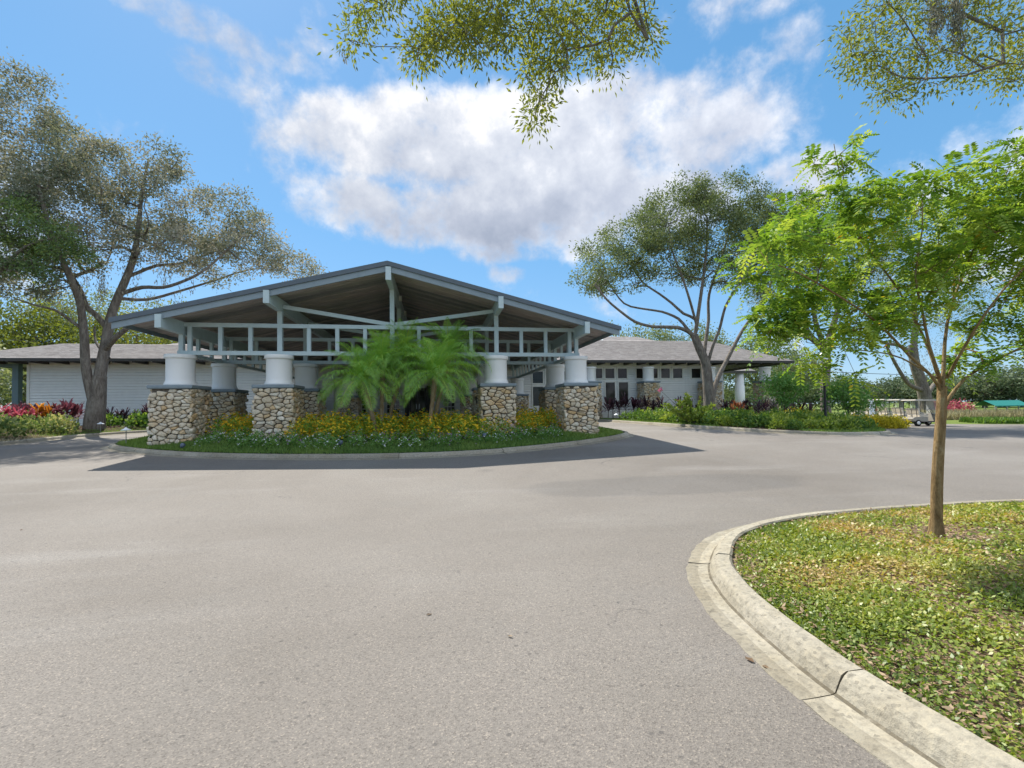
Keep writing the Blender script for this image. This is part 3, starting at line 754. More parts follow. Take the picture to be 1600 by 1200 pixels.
# ------------------------------------------------------------------ clubhouse
WY, EY, EZ, WP = 30.6, 29.2, 4.59, .35
def make_club():
    root = tag(empty('clubhouse', (0, WY, 0)), 'long low white clubboard clubhouse with grey shingle hip roofs'.replace('clubboard', 'clapboard'), 'clubhouse')
    def L(p): return (p[0], p[1]-WY, p[2])
    def mk(mb, name, m, parent=root, sm=False):
        mb.v = [L(p) for p in mb.v]; return mb.build(name, MAT[m], parent, sm)
    def siding(x0, x1, y, z0, z1, name='wall', m='siding_white', bh=.165, parent=root):
        mb = MB(); n = int(math.ceil((z1-z0)/bh)); pr = []
        for k in range(n):
            za = z0+k*bh; zb = min(z1, za+bh); pr += [(y+.045, za+.001), (y-.044, za+.011), (y-.006, zb-.001)]
        vs = [(x, yy, z) for x in (x0, x1) for yy, z in pr]+[(x, y+.25, z) for x in (x0, x1) for z in (z0, z1)]
        m2 = len(pr); f = [(i, m2+i, m2+i+1, i+1) for i in range(m2-1)]
        b = 2*m2; f += [(b, b+1, b+3, b+2), tuple(range(m2))+(b+1, b), tuple(range(2*m2-1, m2-1, -1))+(b+2, b+3), (m2-1, 2*m2-1, b+3, b+1), (0, b, b+2, m2)]
        mb.add(vs, f); return mk(mb, name, m, parent)
    # walls
    siding(-23.0, -6.35, WY, .1, 4.62)
    siding(3.95, 20.9, WY, .1, 4.62)
    MB_ = MB(); MB_.box(-23.14, -23.0, WY-.06, WY+.3, .1, 4.6); mk(MB_, 'corner_post', 'window_frame')
    # entrance recess
    siding(-6.35, 3.95, WY+1.7, .1, 5.8, 'recess_wall', 'siding_white')
    for x in (-6.35, 3.95):
        a, b = sorted((x, x+(.18 if x < 0 else -.18))); q = MB(); q.box(a, b, WY+.26, WY+1.69, .1, 4.9); mk(q, 'recess_side', 'siding_white')
    q = MB(); q.box(-6.35, 3.95, WY-.02, WY+1.68, 4.63, 6.1); mk(q, 'entrance_lintel', 'siding_white')
    # gable above the wings, under the canopy
    g = MB(); g.add([(-9.2, WY+1.95, 4.4), (6.2, WY+1.95, 4.4), (RX, WY+1.95, 6.2), (-9.2, WY+2.1, 4.4), (6.2, WY+2.1, 4.4), (RX, WY+2.1, 6.2)], [(0, 1, 2), (5, 4, 3), (0, 3, 4, 1), (1, 4, 5, 2), (2, 5, 3, 0)]); mk(g, 'gable_wall', 'siding_white')
    gl = MB(); gl.box(-23, -6.4, WY+.26, 36.7, .1, 4.5); gl.box(4, 20.9, WY+.26, 41, .1, 4.5); mk(gl, 'rear_block', 'siding_white')
    # windows: pane and frame each its own part
    def window(x0, x1, z0, z1, y=WY, fw=.085, bars=(0, 0), m='window_frame'):
        fr = MB()
        yf0, yf1 = y-.095, y-.006
        fr.box(x0-fw, x0, yf0, yf1, z0-fw, z1+fw); fr.box(x1, x1+fw, yf0, yf1, z0-fw, z1+fw)
        fr.box(x0+.0005, x1-.0005, yf0+.003, yf1, z0-fw, z0); fr.box(x0+.0005, x1-.0005, yf0+.003, yf1, z1, z1+fw)
        for k in range(1, bars[0]+1):
            xm = x0+(x1-x0)*k/(bars[0]+1); fr.box(xm-.018, xm+.018, yf0+.02, yf1-.012, z0+.0005, z1-.0005)
        for k in range(1, bars[1]+1):
            zm = z0+(z1-z0)*k/(bars[1]+1); fr.box(x0+.0005, x1-.0005, yf0+.022, yf1-.012, zm-.018, zm+.018)
        w = mk(fr, 'window', m)
        pn = MB(); pn.box(x0, x1, y-.05, y-.036, z0, z1); mk(pn, 'pane', 'glass_dark', w)
        return w
    def X(px): return float(at(px, 600, WY)[0])
    zu0, zu1 = float(at(1000, 591, WY)[2]), float(at(1000, 576, WY)[2]); zl0, zl1 = float(at(960, 632, WY)[2]), float(at(960, 597.5, WY)[2])
    for a, b in ((929, 940.5), (945.5, 959.5), (965, 979), (994, 1006.5), (1011, 1027), (1032.5, 1046), (1051, 1065.5), (1080, 1094)): window(X(a), X(b), zu0, zu1)
    for a, b in ((945.5, 960), (966, 980.5)): window(X(a), X(b), zl0, zl1)
    for a, b in ((832, 848), (853, 868), (873, 886)):
        window(X(a), X(b), 1.6, 2.9, bars=(0, 0)); window(X(a), X(b), 3.15, 3.95)
    # entrance: double doors with glass, side windows
    Y2 = WY+1.7
    def X2(px): return float(at(px, 630, Y2)[0])
    for a, b in ((640, 652.5), (653.5, 666)):
        x0, x1 = X2(a), X2(b); d = MB(); t = .13
        d.box(x0, x0+t, Y2-.12, Y2-.05, .62, 2.95); d.box(x1-t, x1, Y2-.12, Y2-.05, .62, 2.95); d.box(x0+t, x1-t, Y2-.119, Y2-.05, .62, 1.0); d.box(x0+t, x1-t, Y2-.119, Y2-.05, 2.75, 2.95); d.box(x0+t, x1-t, Y2-.117, Y2-.05, 2.35, 2.41)
        dr = mk(d, 'door', 'door_dark'); p = MB(); p.box(x0+t, x1-t, Y2-.09, Y2-.075, 1.0, 2.75); mk(p, 'pane', 'glass_dark', dr)
        h = MB(); hx = x1-.07 if a < 650 else x0+.07; h.bar((hx, Y2-.16, 1.5), (hx, Y2-.16, 1.85), .03, .03); mk(h, 'handle', 'steel', dr)
    for a, b in ((633, 639), (667, 673)):
        q = MB(); q.box(X2(a), X2(b), Y2-.15, Y2-.04, .5, 3.1); mk(q, 'door_jamb', 'door_dark')
    window(X2(605), X2(624), 1.25, 2.75, Y2, bars=(2, 4)); window(X2(694), X2(710), 1.35, 2.75, Y2, bars=(2, 4)); window(X2(552), X2(572), 1.25, 2.75, Y2, bars=(2, 4))
    # roofs in raised shingle courses
    def slope(name, e0, e1, r0, r1, n=18, parent=root):
        mb = MB(); e0, e1, r0, r1 = map(np.array, (e0, e1, r0, r1))
        for k in range(n):
            t0, t1 = k/n, (k+1)/n
            a, b = e0+(r0-e0)*t0, e1+(r1-e1)*t0; c, d = e1+(r1-e1)*t1, e0+(r0-e0)*t1
            up = np.array((0, 0, .035)); m = 14
            for i in range(m):
                u0, u1 = i/m, (i+1)/m; j0, j1 = random.uniform(0, .012), 0
                A, B, Cc, D = a+(b-a)*u0, a+(b-a)*u1, d+(c-d)*u1, d+(c-d)*u0
                mb.add([A+up, B+up, Cc, D, A-up*.3, B-up*.3], [(0, 1, 2, 3), (4, 5, 1, 0)])
        return mk(mb, name, 'shingle')
    # left wing
    yr = 33.0; zr = EZ+WP*(yr-EY); lx0, lx1 = -26.6, -6.4; rxl = -23.0
    slope('roof_slope', (lx0, EY, EZ), (-7.6, EY, EZ), (rxl, yr, zr), (-7.6, yr, zr), 14)
    slope('roof_slope', (-7.6, 2*yr-EY, EZ), (lx0, 2*yr-EY, EZ), (-7.6, yr, zr), (rxl, yr, zr), 6)
    slope('roof_hip', (lx0, 2*yr-EY, EZ), (lx0, EY, EZ), (rxl, yr, zr), (rxl, yr, zr), 10)
    # upper roof behind the left wing
    slope('roof_slope', (-19, 33.6, 5.7), (-8, 33.6, 5.7), (-17, 36.5, 6.75), (-8, 36.5, 6.75), 8)
    # right wing
    yr = 36.0; zr = EZ+WP*(yr-EY); rx1 = 25.6; rxr = float(at(1108, 533, 36)[0])
    slope('roof_slope', (4.9, EY, EZ), (rx1, EY, EZ), (4.9, yr, zr), (rxr, yr, zr), 24)
    slope('roof_slope', (rx1, 2*yr-EY, EZ), (4.9, 2*yr-EY, EZ), (rxr, yr, zr), (4.9, yr, zr), 8)
    slope('roof_hip', (rx1, EY, EZ), (rx1, 2*yr-EY, EZ), (rxr, yr, zr), (rxr, yr, zr), 16)
    # taller roof standing behind it
    y2 = 38.5; xa, xb = float(at(944, 526, y2)[0]), float(at(994, 527, y2)[0]); z2 = float(at(960, 526, y2)[2])
    slope('upper_roof', (xa-2, 34.2, z2-1.75), (xb+3.6, 34.2, z2-1.75), (xa, y2, z2), (xb, y2, z2), 12)
    slope('upper_roof', (xb+3.6, 34.2, z2-1.75), (xb+3.6, 42, z2-1.75), (xb, y2, z2), (xb, y2, z2), 10)
    gv = MB(); gv.add([(xa-1.9, 34.25, z2-1.72), (xa-.02, y2-.05, z2-.03), (xa-1.9, 42, z2-1.72)], [(0, 1, 2)]); mk(gv, 'gable_end', 'fascia_grey')
    # fascia and gutters
    for x0, x1 in ((lx0, -7.6), (4.9, rx1)):
        q = MB(); q.box(x0, x1, EY-.02, EY+.03, EZ-.15, EZ+.005); mk(q, 'fascia', 'dark_trim_and_shade')
        s = MB(); s.box(x0+.05, x1-.05, EY+.035, WY-.035, EZ-.03, EZ-.012+.0); mk(s, 'soffit', 'window_frame')
    q = MB(); q.box(rx1-.03, rx1+.02, EY+.04, 42.5, EZ-.15, EZ+.005); mk(q, 'fascia', 'dark_trim_and_shade')
    q = MB(); q.box(lx0-.02, lx0+.03, EY+.04, 36.7, EZ-.15, EZ+.005); mk(q, 'fascia', 'dark_trim_and_shade')
    # rafter tails, coloured dark to stand in for the eave's shade
    def tail(x):
        q = MB(); q.box(x-.06, x+.06, EY+.04, WY-.05, EZ-.21, EZ-.031); mk(q, 'rafter_tail', 'dark_trim_and_shade')
    x = lx0+.4
    while x < -7.7: tail(x); x += 1.03
    x = 8.3
    while x < rx1-.2: tail(x); x += .98
    # porch opening at the far left end
    q = MB(); q.box(-23.75, -23.45, WY-.2, WY+.1, .2, 4.42); mk(q, 'porch_post', 'post_teal')
    q = MB(); q.box(lx0+.3, -23.46, WY-.18, WY+.08, 4.20, 4.41); mk(q, 'porch_beam', 'post_teal')
    q = MB(); q.box(lx0-3, -23.76, WY-.15, WY+.05, .2, 1.62); mk(q, 'porch_wall', 'post_teal')
    q = MB(); q.box(lx0-3, -23.76, WY-.22, WY+.12, 1.621, 1.70); mk(q, 'porch_sill', 'post_teal')
    # wall lights by the doors
    for px in (628, 679):
        lx = X2(px); q = MB(); q.box(lx-.07, lx+.07, Y2-.2, Y2-.035, 2.05, 2.4); mk(q, 'wall_lantern', 'copper')
    return root
make_club()
# columns of the right wing porch
for px, lb in ((925, 'slim white drum on stone behind the front right canopy pier'), (1016, 'stone pier with short white drum between the right wing windows'), (1113, 'stone pier with white drum half hidden behind the right oak trunk'), (1200, 'white drum column under the far right end of the wing eave')):
    X0 = float(at(px, 590, 29.45)[0]); b = Rf(X0, 29.45)+.15
    pier(X0, 29.75, b, 3.18, .55, lb, '', .37, 1.0, .16, 'stone piers along the right wing')
# small pavilion roof seen past the end of the right wing
def pavilion():
    Y0 = 40.; xa, xb = float(at(1116, 580, Y0)[0]), float(at(1182, 580, Y0)[0]); ze = float(at(1150, 579.5, Y0)[2]); zr = ze+1.6
    root = tag(empty('pavilion', ((xa+xb)/2, Y0+2.5, 0)), 'low shingled pavilion roof beyond the right end of the wing', 'pavilion'); ox, oy = root.location[0], root.location[1]
    mb = MB(); xm0, xm1 = xa+.2, xb-2.6
    vs = [(xa-3, Y0, ze), (xb, Y0, ze), (xb, Y0+5, ze), (xa-3, Y0+5, ze), (xm0-3, Y0+2.5, zr), (xm1, Y0+2.5, zr)]
    vs = [(x-ox, y-oy, z) for x, y, z in vs]; mb.add(vs, [(0, 1, 5, 4), (1, 2, 5), (2, 3, 4, 5), (3, 0, 4), (3, 2, 1, 0)]); mb.build('roof', MAT['shingle'], root)
    f = MB(); f.box(xa-3-ox, xb-ox+.02, Y0-oy-.05, Y0-oy-.003, ze-.22, ze+.02); f.build('fascia', MAT['dark_trim_and_shade'], root)
    for x in (xa-2.4, xb-1.5):
        for y in (Y0+.5, Y0+4.5):
            p = MB(); p.lathe([(.45, 0), (.45, ze-1.4-.5), (.4, ze-1.9), (.4, ze-.05)], 16, (x-ox, y-oy, .5)); p.v = [(a, b, min(c, ze-.03)) for a, b, c in p.v]; p.build('column', MAT['column_white'], root, True)
pavilion()

# ------------------------------------------------------------------ vegetation builders
def unit(v): return v/(np.linalg.norm(v, axis=-1, keepdims=True)+1e-9)
def leaf_quads(P, length, width, up=.0, droop=0., rng=RNG, fold=.25, dirs=None):
    """diamond leaves (two triangles folded along the midrib would double the cost: one bent quad each)"""
    n = len(P); d = unit(rng.normal(size=(n, 3))+np.array([0, 0, up-droop])) if dirs is None else unit(dirs)
    s = unit(np.cross(d, unit(rng.normal(size=(n, 3)))))
    nm = np.cross(d, s)
    L = (length*rng.uniform(.65, 1.25, n))[:, None] if np.isscalar(length) else (length*rng.uniform(.65, 1.25, n))[:, None]
    W = L*width*.5
    a = P; b = P+d*L*.45+s*W+nm*L*fold*.3; c = P+d*L; e = P+d*L*.45-s*W+nm*L*fold*.3
    v = np.stack([a, b, c, e], 1).reshape(-1, 3); f = np.arange(n*4).reshape(-1, 4)
    return v, f
def leaf_obj(name, P, length, width, m, parent=None, up=0., droop=0., rngv=None, dirs=None, origin=None):
    v, f = leaf_quads(P, length, width, up, droop, dirs=dirs)
    if origin is not None: v = v-np.array(origin)
    r = RNG.random(len(P)) if rngv is None else rngv
    return link(name, npmesh(name, v, f, MAT[m], r), parent)
def in_ellipsoids(blobs, n, shell=.0, rng=RNG):
    """n points spread through (centre, radii) ellipsoids, by volume"""
    vol = np.array([(np.prod(r))**.8 for c, r in blobs]); k = rng.choice(len(blobs), n, p=vol/vol.sum())
    d = unit(rng.normal(size=(n, 3))); rr = rng.random(n)**(1/3)
    rr = shell+(1-shell)*rr
    c = np.array([b[0] for b in blobs])[k]; r = np.array([b[1] for b in blobs])[k]
    return c+d*r*rr[:, None]
def grow(limbs, targets, tip=.010, bow=.08, expo=2.3, seed=1, direct=.0):
    """limbs: list of (points, radius0, radius1); joins each target to the nearest wood"""
    rg = np.random.default_rng(seed)
    pos = []; par = []; pre = []
    for pts, r0, r1 in limbs:
        pts = np.array(pts, float); dense = []
        n = len(pts)
        for i in range(n-1):
            p0, p1, p2, p3 = pts[max(i-1, 0)], pts[i], pts[i+1], pts[min(i+2, n-1)]
            m = max(2, int(np.linalg.norm(p2-p1)/.35)) if np.linalg.norm(p2-p1) > .3 else 2
            for k in range(m):
                t = k/m; dense.append(.5*((2*p1)+(-p0+p2)*t+(2*p0-5*p1+4*p2-p3)*t*t+(-p0+3*p1-3*p2+p3)*t**3))
        dense.append(pts[-1]); dense = np.array(dense)
        last = -1
        if pos:
            dd = np.linalg.norm(np.array(pos)-dense[0], axis=1); last = int(np.argmin(dd))
        for i, p in enumerate(dense):
            pos.append(p); par.append(last); last = len(pos)-1; pre.append(r0+(r1-r0)*i/(len(dense)-1))
    nl = len(pos); root = pos[0]
    order = np.argsort(np.linalg.norm(targets-np.mean(np.array(pos), 0), axis=1))
    A = np.zeros((nl+len(targets)*4, 3)); A[:nl] = pos; cnt = nl; parr = par[:]+[0]*(len(targets)*4); ends = []
    okn = np.ones(len(A), bool); zmin = np.array(pos)[:, 2].min()
    for t in order:
        c = targets[t]; D = A[:cnt]-c; dist = np.sqrt((D**2).sum(1)); dist = dist+np.maximum(0, A[:cnt, 2]-c[2])*.35
        dist[:2] += 50
        j = int(np.argmin(dist)); a = A[j]; l = np.linalg.norm(c-a); k = 3 if l > 1.2 else 2 if l > .5 else 1
        prev = j
        for q in range(1, k+1):
            u = q/k; p = a+(c-a)*u
            if q < k: p = p+rg.normal(size=3)*l*.07+np.array([0, 0, bow*l*math.sin(math.pi*u)])
            A[cnt] = p; parr[cnt] = prev; prev = cnt; cnt += 1
        ends.append(prev)
    A = A[:cnt]; parr = np.array(parr[:cnt]); rad_ = np.zeros(cnt); acc = np.zeros(cnt)
    for e in ends: acc[e] += tip**expo
    for i in range(cnt-1, -1, -1):
        rad_[i] = max(acc[i], tip**expo*.6)**(1/expo)
        if parr[i] >= 0: acc[parr[i]] += acc[i]
    for i in range(nl): rad_[i] = pre[i]
    for i in range(nl, cnt):
        rad_[i] = min(rad_[i], rad_[parr[i]]*.85)
    return A, parr, rad_, nl
def wood_mesh(name, limbs_nodes, m, n_big=10, n_small=4, origin=None, minr=.004):
    A, par, r, nl = limbs_nodes
    if origin is not None: A = A-np.array(origin)
    r = np.maximum(r, minr); V = []; F = []; off = 0
    for lo, hi, n in ((0, nl, n_big), (nl, len(A), n_small)):
        idx = np.array([i for i in range(lo, hi) if par[i] >= 0 and np.linalg.norm(A[i]-A[par[i]]) > 1e-5])
        if not len(idx): continue
        p0, p1 = A[par[idx]], A[idx]; r0, r1 = r[par[idx]].copy(), r[idx]
        if lo > 0: r0 = np.minimum(r0, r1*1.35)
        else: r0 = np.where(r0 > r1*1.6, r1*1.1, r0)
        d = unit(p1-p0); ref = np.where(np.abs(d[:, 1:2]) < .9, np.array([[0, 1., 0]]), np.array([[1., 0, 0]]))
        a = unit(np.cross(d, ref)); b = np.cross(d, a)
        th = np.arange(n)*2*np.pi/n
        ring = a[:, None]*np.cos(th)[None, :, None]+b[:, None]*np.sin(th)[None, :, None]
        ov = d[:, None]*0
        R0 = (p0-d*r1[:, None]*.25)[:, None]+ring*r0[:, None, None]; R1 = (p1+d*r1[:, None]*.25)[:, None]+ring*r1[:, None, None]
        V.append(np.concatenate([R0, R1], 1).reshape(-1, 3))
        base = off+np.arange(len(idx))[:, None]*2*n; k = np.arange(n)[None]; k2 = (k+1) % n
        F.append(np.stack([base+k, base+k2, base+n+k2, base+n+k], -1).reshape(-1, 4)); off += len(idx)*2*n
    return npmesh(name, np.concatenate(V), np.concatenate(F), m, smoothf=True)
def crown_points(targets, per, spread, rng=RNG, flat=.7):
    n = len(targets)*per
    return np.repeat(targets, per, 0)+rng.normal(size=(n, 3))*spread*np.array([1, 1, flat])
def moss_strands(tops, length, rng=RNG, per=26):
    P = []; D = []
    for t in tops:
        L = length*rng.uniform(.4, 1.3); k = int(per*L/length)+4
        u = np.sort(rng.random(k)); w = (.05+.05*np.sin(u*math.pi))*min(1., length)
        p = np.array(t)+np.stack([rng.normal(size=k)*w, rng.normal(size=k)*w, -u*L], 1); P.append(p)
        D.append(rng.normal(size=(k, 3))*.25+np.array([0, 0, -1.]))
    return np.concatenate(P), np.concatenate(D)
def tree(name, label, cat, base, limbs, blobs, ncl, per, lsize, leafm, barkm, group=None, spread=.34, width=.45, tip=.010, shell=.35, moss=None, seed=1, extra=None, up=.0, droop=.1, bow=.08):
    base = np.array(base, float)
    rg = np.random.default_rng(seed)
    T = in_ellipsoids(blobs, int(ncl*2.3), shell, rg)
    ph = rg.uniform(0, 6.28, 9); q = T*1.0
    nz = sum(np.sin(q[:, 0]*f+ph[i])*np.sin(q[:, 1]*f*1.1+ph[i+3])*np.sin(q[:, 2]*f*1.3+ph[i+6]) for i, f in enumerate((1.7, 2.9, 4.3)))
    T = T[np.argsort(-(nz+rg.normal(size=len(T))*.12))[:ncl]]; T = T[rg.permutation(len(T))]
    if extra is not None: T = np.concatenate([T, np.array(extra)])
    N = grow(limbs, T, tip, bow, seed=seed)
    o = tag(empty(name, tuple(base)), label, cat, group)
    link('trunk', wood_mesh('trunk', N, MAT[barkm], origin=base), o)
    cp = crown_points(T, per, spread, rg)
    # clumps differ in tone as sprays of a crown do
    tone = np.repeat(rg.random(len(T)), per)*.55+rg.random(len(cp))*.45
    dirs = (cp-np.repeat(T, per, 0))/spread*.8+rg.normal(size=cp.shape)*.75+np.array([0, 0, -droop])
    leaf_obj('crown', cp, lsize, width, leafm, o, up, droop, rngv=tone, origin=base, dirs=dirs)
    if moss is not None:
        P, D = moss_strands(moss[0], moss[1], rg); leaf_obj('spanish_moss', P, .16, .22, 'moss', o, dirs=D, origin=base)
    return o
def pl(pts, Y, dY=None):
    """points of a limb traced at depth Y (+ offsets)"""
    dY = dY or [0]*len(pts); return [at(x, y, Y+d) for (x, y), d in zip(pts, dY)]
def blob(px, py, rx, ry, Y, ry_depth, dy=0.):
    c = at(px, py, Y+dy); u = at(px+rx, py, Y+dy); v = at(px, py-ry, Y+dy)
    return c, np.array([abs(u[0]-c[0]), ry_depth, abs(v[2]-c[2])])

# ------------------------------------------------------------------ the large left oak
OY = 25.0
ob = on(147, 667); OX = at(147, 667, OY); oz = lb_z(OX[0], OY); 
def oak_left():
    B = np.array([OX[0], OY, oz-.25])
    limbs = [([B, at(148, 655, OY), at(151, 630, OY), at(153, 608, OY), at(155, 590, OY)], 0.44, 0.29),
             ([at(149, 640, OY), at(143, 615, OY-.1), at(137, 590, OY-.2), at(133, 560, OY-.3), at(132, 530, OY-.4), at(129, 500, OY-.6), at(124, 470, OY-.9), at(112, 440, OY-1.3), at(95, 400, OY-1.8), at(75, 350, OY-2.2), at(60, 290, OY-2.4)], 0.223, 0.062),
             ([at(155, 595, OY), at(160, 565, OY+.1), at(166, 535, OY+.1), at(172, 500, OY+.2), at(182, 470, OY+.3), at(195, 440, OY+.4), at(208, 405, OY+.5), at(216, 360, OY+.6), at(222, 300, OY+.6), at(232, 250, OY+.6)], 0.248, 0.043),
             ([at(163, 548, OY+.1), at(178, 530, OY-.4), at(202, 511, OY-.8), at(230, 500, OY-1), at(262, 494, OY-.8)], 0.149, 0.056),
             ([at(165, 510, OY+.2), at(150, 492, OY+.1), at(136, 480, OY), at(126, 455, OY+.4), at(108, 425, OY+1), at(85, 385, OY+1.7), at(60, 330, OY+2.2), at(30, 260, OY+2.5)], 0.136, 0.043),
             ([at(192, 458, OY+.3), at(222, 449, OY-.1), at(255, 449, OY-.5), at(285, 440, OY-.9), at(315, 425, OY-1.2), at(345, 400, OY-1.4), at(375, 370, OY-1.5)], 0.105, 0.031),
             ([at(200, 432, OY+.4), at(218, 425, OY+.8), at(245, 415, OY+1.1), at(285, 411, OY+1.6), at(330, 395, OY+2), at(370, 385, OY+2.2), at(430, 410, OY+2.5)], 0.087, 0.025),
             ([at(186, 466, OY+.3), at(230, 468, OY+1.5), at(280, 455, OY+2.4), at(330, 440, OY+3), at(400, 420, OY+3.2), at(470, 430, OY+3.4)], 0.087, 0.019),
             ([at(130, 515, OY-.4), at(108, 499, OY-.9), at(85, 484, OY-1.4), at(55, 477, OY-2), at(20, 465, OY-2.5)], 0.081, 0.025),
             ([at(170, 560, OY+.1), at(150, 535, OY+.9), at(148, 510, OY+1.4)], 0.074, 0.037)]
    blobs = [blob(55, 235, 80, 75, OY, 2.6), blob(20, 165, 62, 50, OY, 2.2), blob(125, 260, 75, 50, OY, 2.4, -.5), blob(225, 262, 46, 40, OY, 1.8), blob(255, 250, 26, 28, OY, 1.4), blob(215, 320, 80, 48, OY, 2.5),
             blob(130, 320, 80, 55, OY, 3), blob(320, 345, 72, 40, OY, 2.4), blob(375, 325, 30, 20, OY, 1.4), blob(390, 385, 55, 42, OY, 2.2), blob(300, 395, 55, 28, OY, 2.5), blob(465, 415, 34, 18, OY, 1.5, 3), blob(430, 405, 30, 25, OY, 1.6, 2),
             blob(40, 345, 70, 45, OY, 2.6, -1), blob(25, 420, 60, 40, OY, 2.4, -1.5), blob(105, 390, 60, 30, OY, 2.2), blob(-70, 250, 90, 110, OY, 3), blob(-60, 400, 80, 60, OY, 3), blob(210, 385, 40, 22, OY, 2), blob(330, 425, 60, 14, OY, 1.5, 2.5), blob(60, 130, 30, 16, OY, 1.2)]
    rg = np.random.default_rng(5)
    mt = [at(rg.uniform(20, 300), rg.uniform(375, 470), OY+rg.uniform(-2, 2)) for _ in range(85)]
    tree('oak_tree', 'large spreading live oak with forked trunk before the left wing', 'tree', B, limbs, blobs, 1100, 74, .15, 'oak_leaf_left', 'oak_bark', spread=.24, tip=.012, moss=(mt, 1.0), seed=11)
oak_left()
def oak_right():
    Y = 25.4; b = at(1108, 640, Y); B = np.array([b[0], Y, rb_z(b[0], Y)-.2])
    limbs = [([B, at(1108, 625, Y), at(1106, 600, Y), at(1104, 577, Y), at(1100, 560, Y), at(1093, 545, Y), at(1085, 525, Y)], 0.352, 0.223),
             ([at(1083, 525, Y), at(1075, 518, Y), at(1060, 512, Y-.3), at(1040, 511, Y-.8), at(1018, 510, Y-1.2), at(993, 503, Y-1.6), at(970, 487, Y-2), at(948, 468, Y-2.3), at(930, 445, Y-2.5)], 0.124, 0.046),
             ([at(1084, 524, Y), at(1073, 513, Y+.2), at(1060, 498, Y+.4), at(1034, 487, Y+.8), at(1008, 483, Y+1.2), at(975, 474, Y+1.6), at(950, 440, Y+1.8)], 0.096, 0.038),
             ([at(1086, 522, Y), at(1088, 500, Y), at(1068, 490, Y+.1), at(1050, 474, Y+.3), at(1030, 459, Y+.5), at(1003, 440, Y+.8), at(985, 410, Y+1)], 0.096, 0.038),
             ([at(1087, 518, Y), at(1091, 490, Y-.2), at(1096, 455, Y-.4), at(1100, 425, Y-.5), at(1104, 390, Y-.6), at(1105, 340, Y-.6)], 0.117, 0.046),
             ([at(1089, 510, Y), at(1078, 470, Y-.6), at(1065, 430, Y-1), at(1050, 390, Y-1.2), at(1045, 350, Y-1.2)], 0.080, 0.038),
             ([at(1100, 558, Y), at(1103, 530, Y+.3), at(1107, 500, Y+.6), at(1108, 460, Y+.9), at(1125, 410, Y+1.2), at(1140, 360, Y+1.4)], 0.110, 0.046),
             ([at(1106, 568, Y), at(1114, 540, Y-.3), at(1124, 515, Y-.6), at(1134, 478, Y-.9), at(1151, 450, Y-1.1), at(1170, 420, Y-1.2), at(1180, 370, Y-1.2)], 0.096, 0.038),
             ([at(1112, 632, Y+.1), at(1116, 610, Y+.2), at(1122, 590, Y+.4), at(1137, 560, Y+.8), at(1158, 520, Y+1.3), at(1178, 490, Y+1.7), at(1200, 455, Y+2), at(1215, 410, Y+2)], 0.146, 0.055)]
    blobs = [blob(925, 425, 28, 28, Y, 1.4, -1.5), blob(955, 395, 45, 34, Y, 1.8, -1), blob(1000, 375, 52, 40, Y, 2.2), blob(965, 440, 40, 18, Y, 1.6), blob(1055, 345, 52, 48, Y, 2.6), blob(1085, 300, 42, 24, Y, 1.8), blob(1145, 315, 42, 34, Y, 2.2),
             blob(1125, 375, 62, 45, Y, 2.8), blob(1040, 405, 55, 30, Y, 2.4), blob(1185, 370, 40, 50, Y, 2.2), blob(1200, 430, 40, 30, Y, 2), blob(1120, 425, 50, 20, Y, 2), blob(1230, 350, 40, 50, Y, 2)]
    tree('oak_tree', 'spreading oak with many bare grey limbs before the right wing', 'tree', B, limbs, blobs, 760, 84, .15, 'oak_leaf', 'oak_bark', spread=.24, tip=.012, seed=12)
oak_right()
def green_left():
    Y = 22.5; b = at(-75, 690, Y); B = np.array([b[0], Y, Rf(b[0], Y)])
    limbs = [([B, at(-72, 620, Y), at(-60, 540, Y), at(-40, 460, Y)], .24, .14), ([at(-45, 480, Y), at(-5, 430, Y), at(40, 385, Y), at(95, 370, Y)], .10, .03), ([at(-40, 460, Y), at(-30, 400, Y), at(10, 340, Y)], .11, .04)]
    blobs = [blob(20, 345, 60, 30, Y, 1.4), blob(75, 372, 52, 24, Y, 1.3), blob(15, 395, 50, 30, Y, 1.3), blob(110, 398, 30, 18, Y, .9), blob(-60, 360, 60, 50, Y, 1.6), blob(40, 425, 40, 14, Y, .9)]
    tree('green_tree', 'fresh green leafy branches reaching in at the left edge before the oak', 'tree', B, limbs, blobs, 150, 80, .125, 'green_leaf', 'oak_bark', spread=.22, seed=15)
green_left()
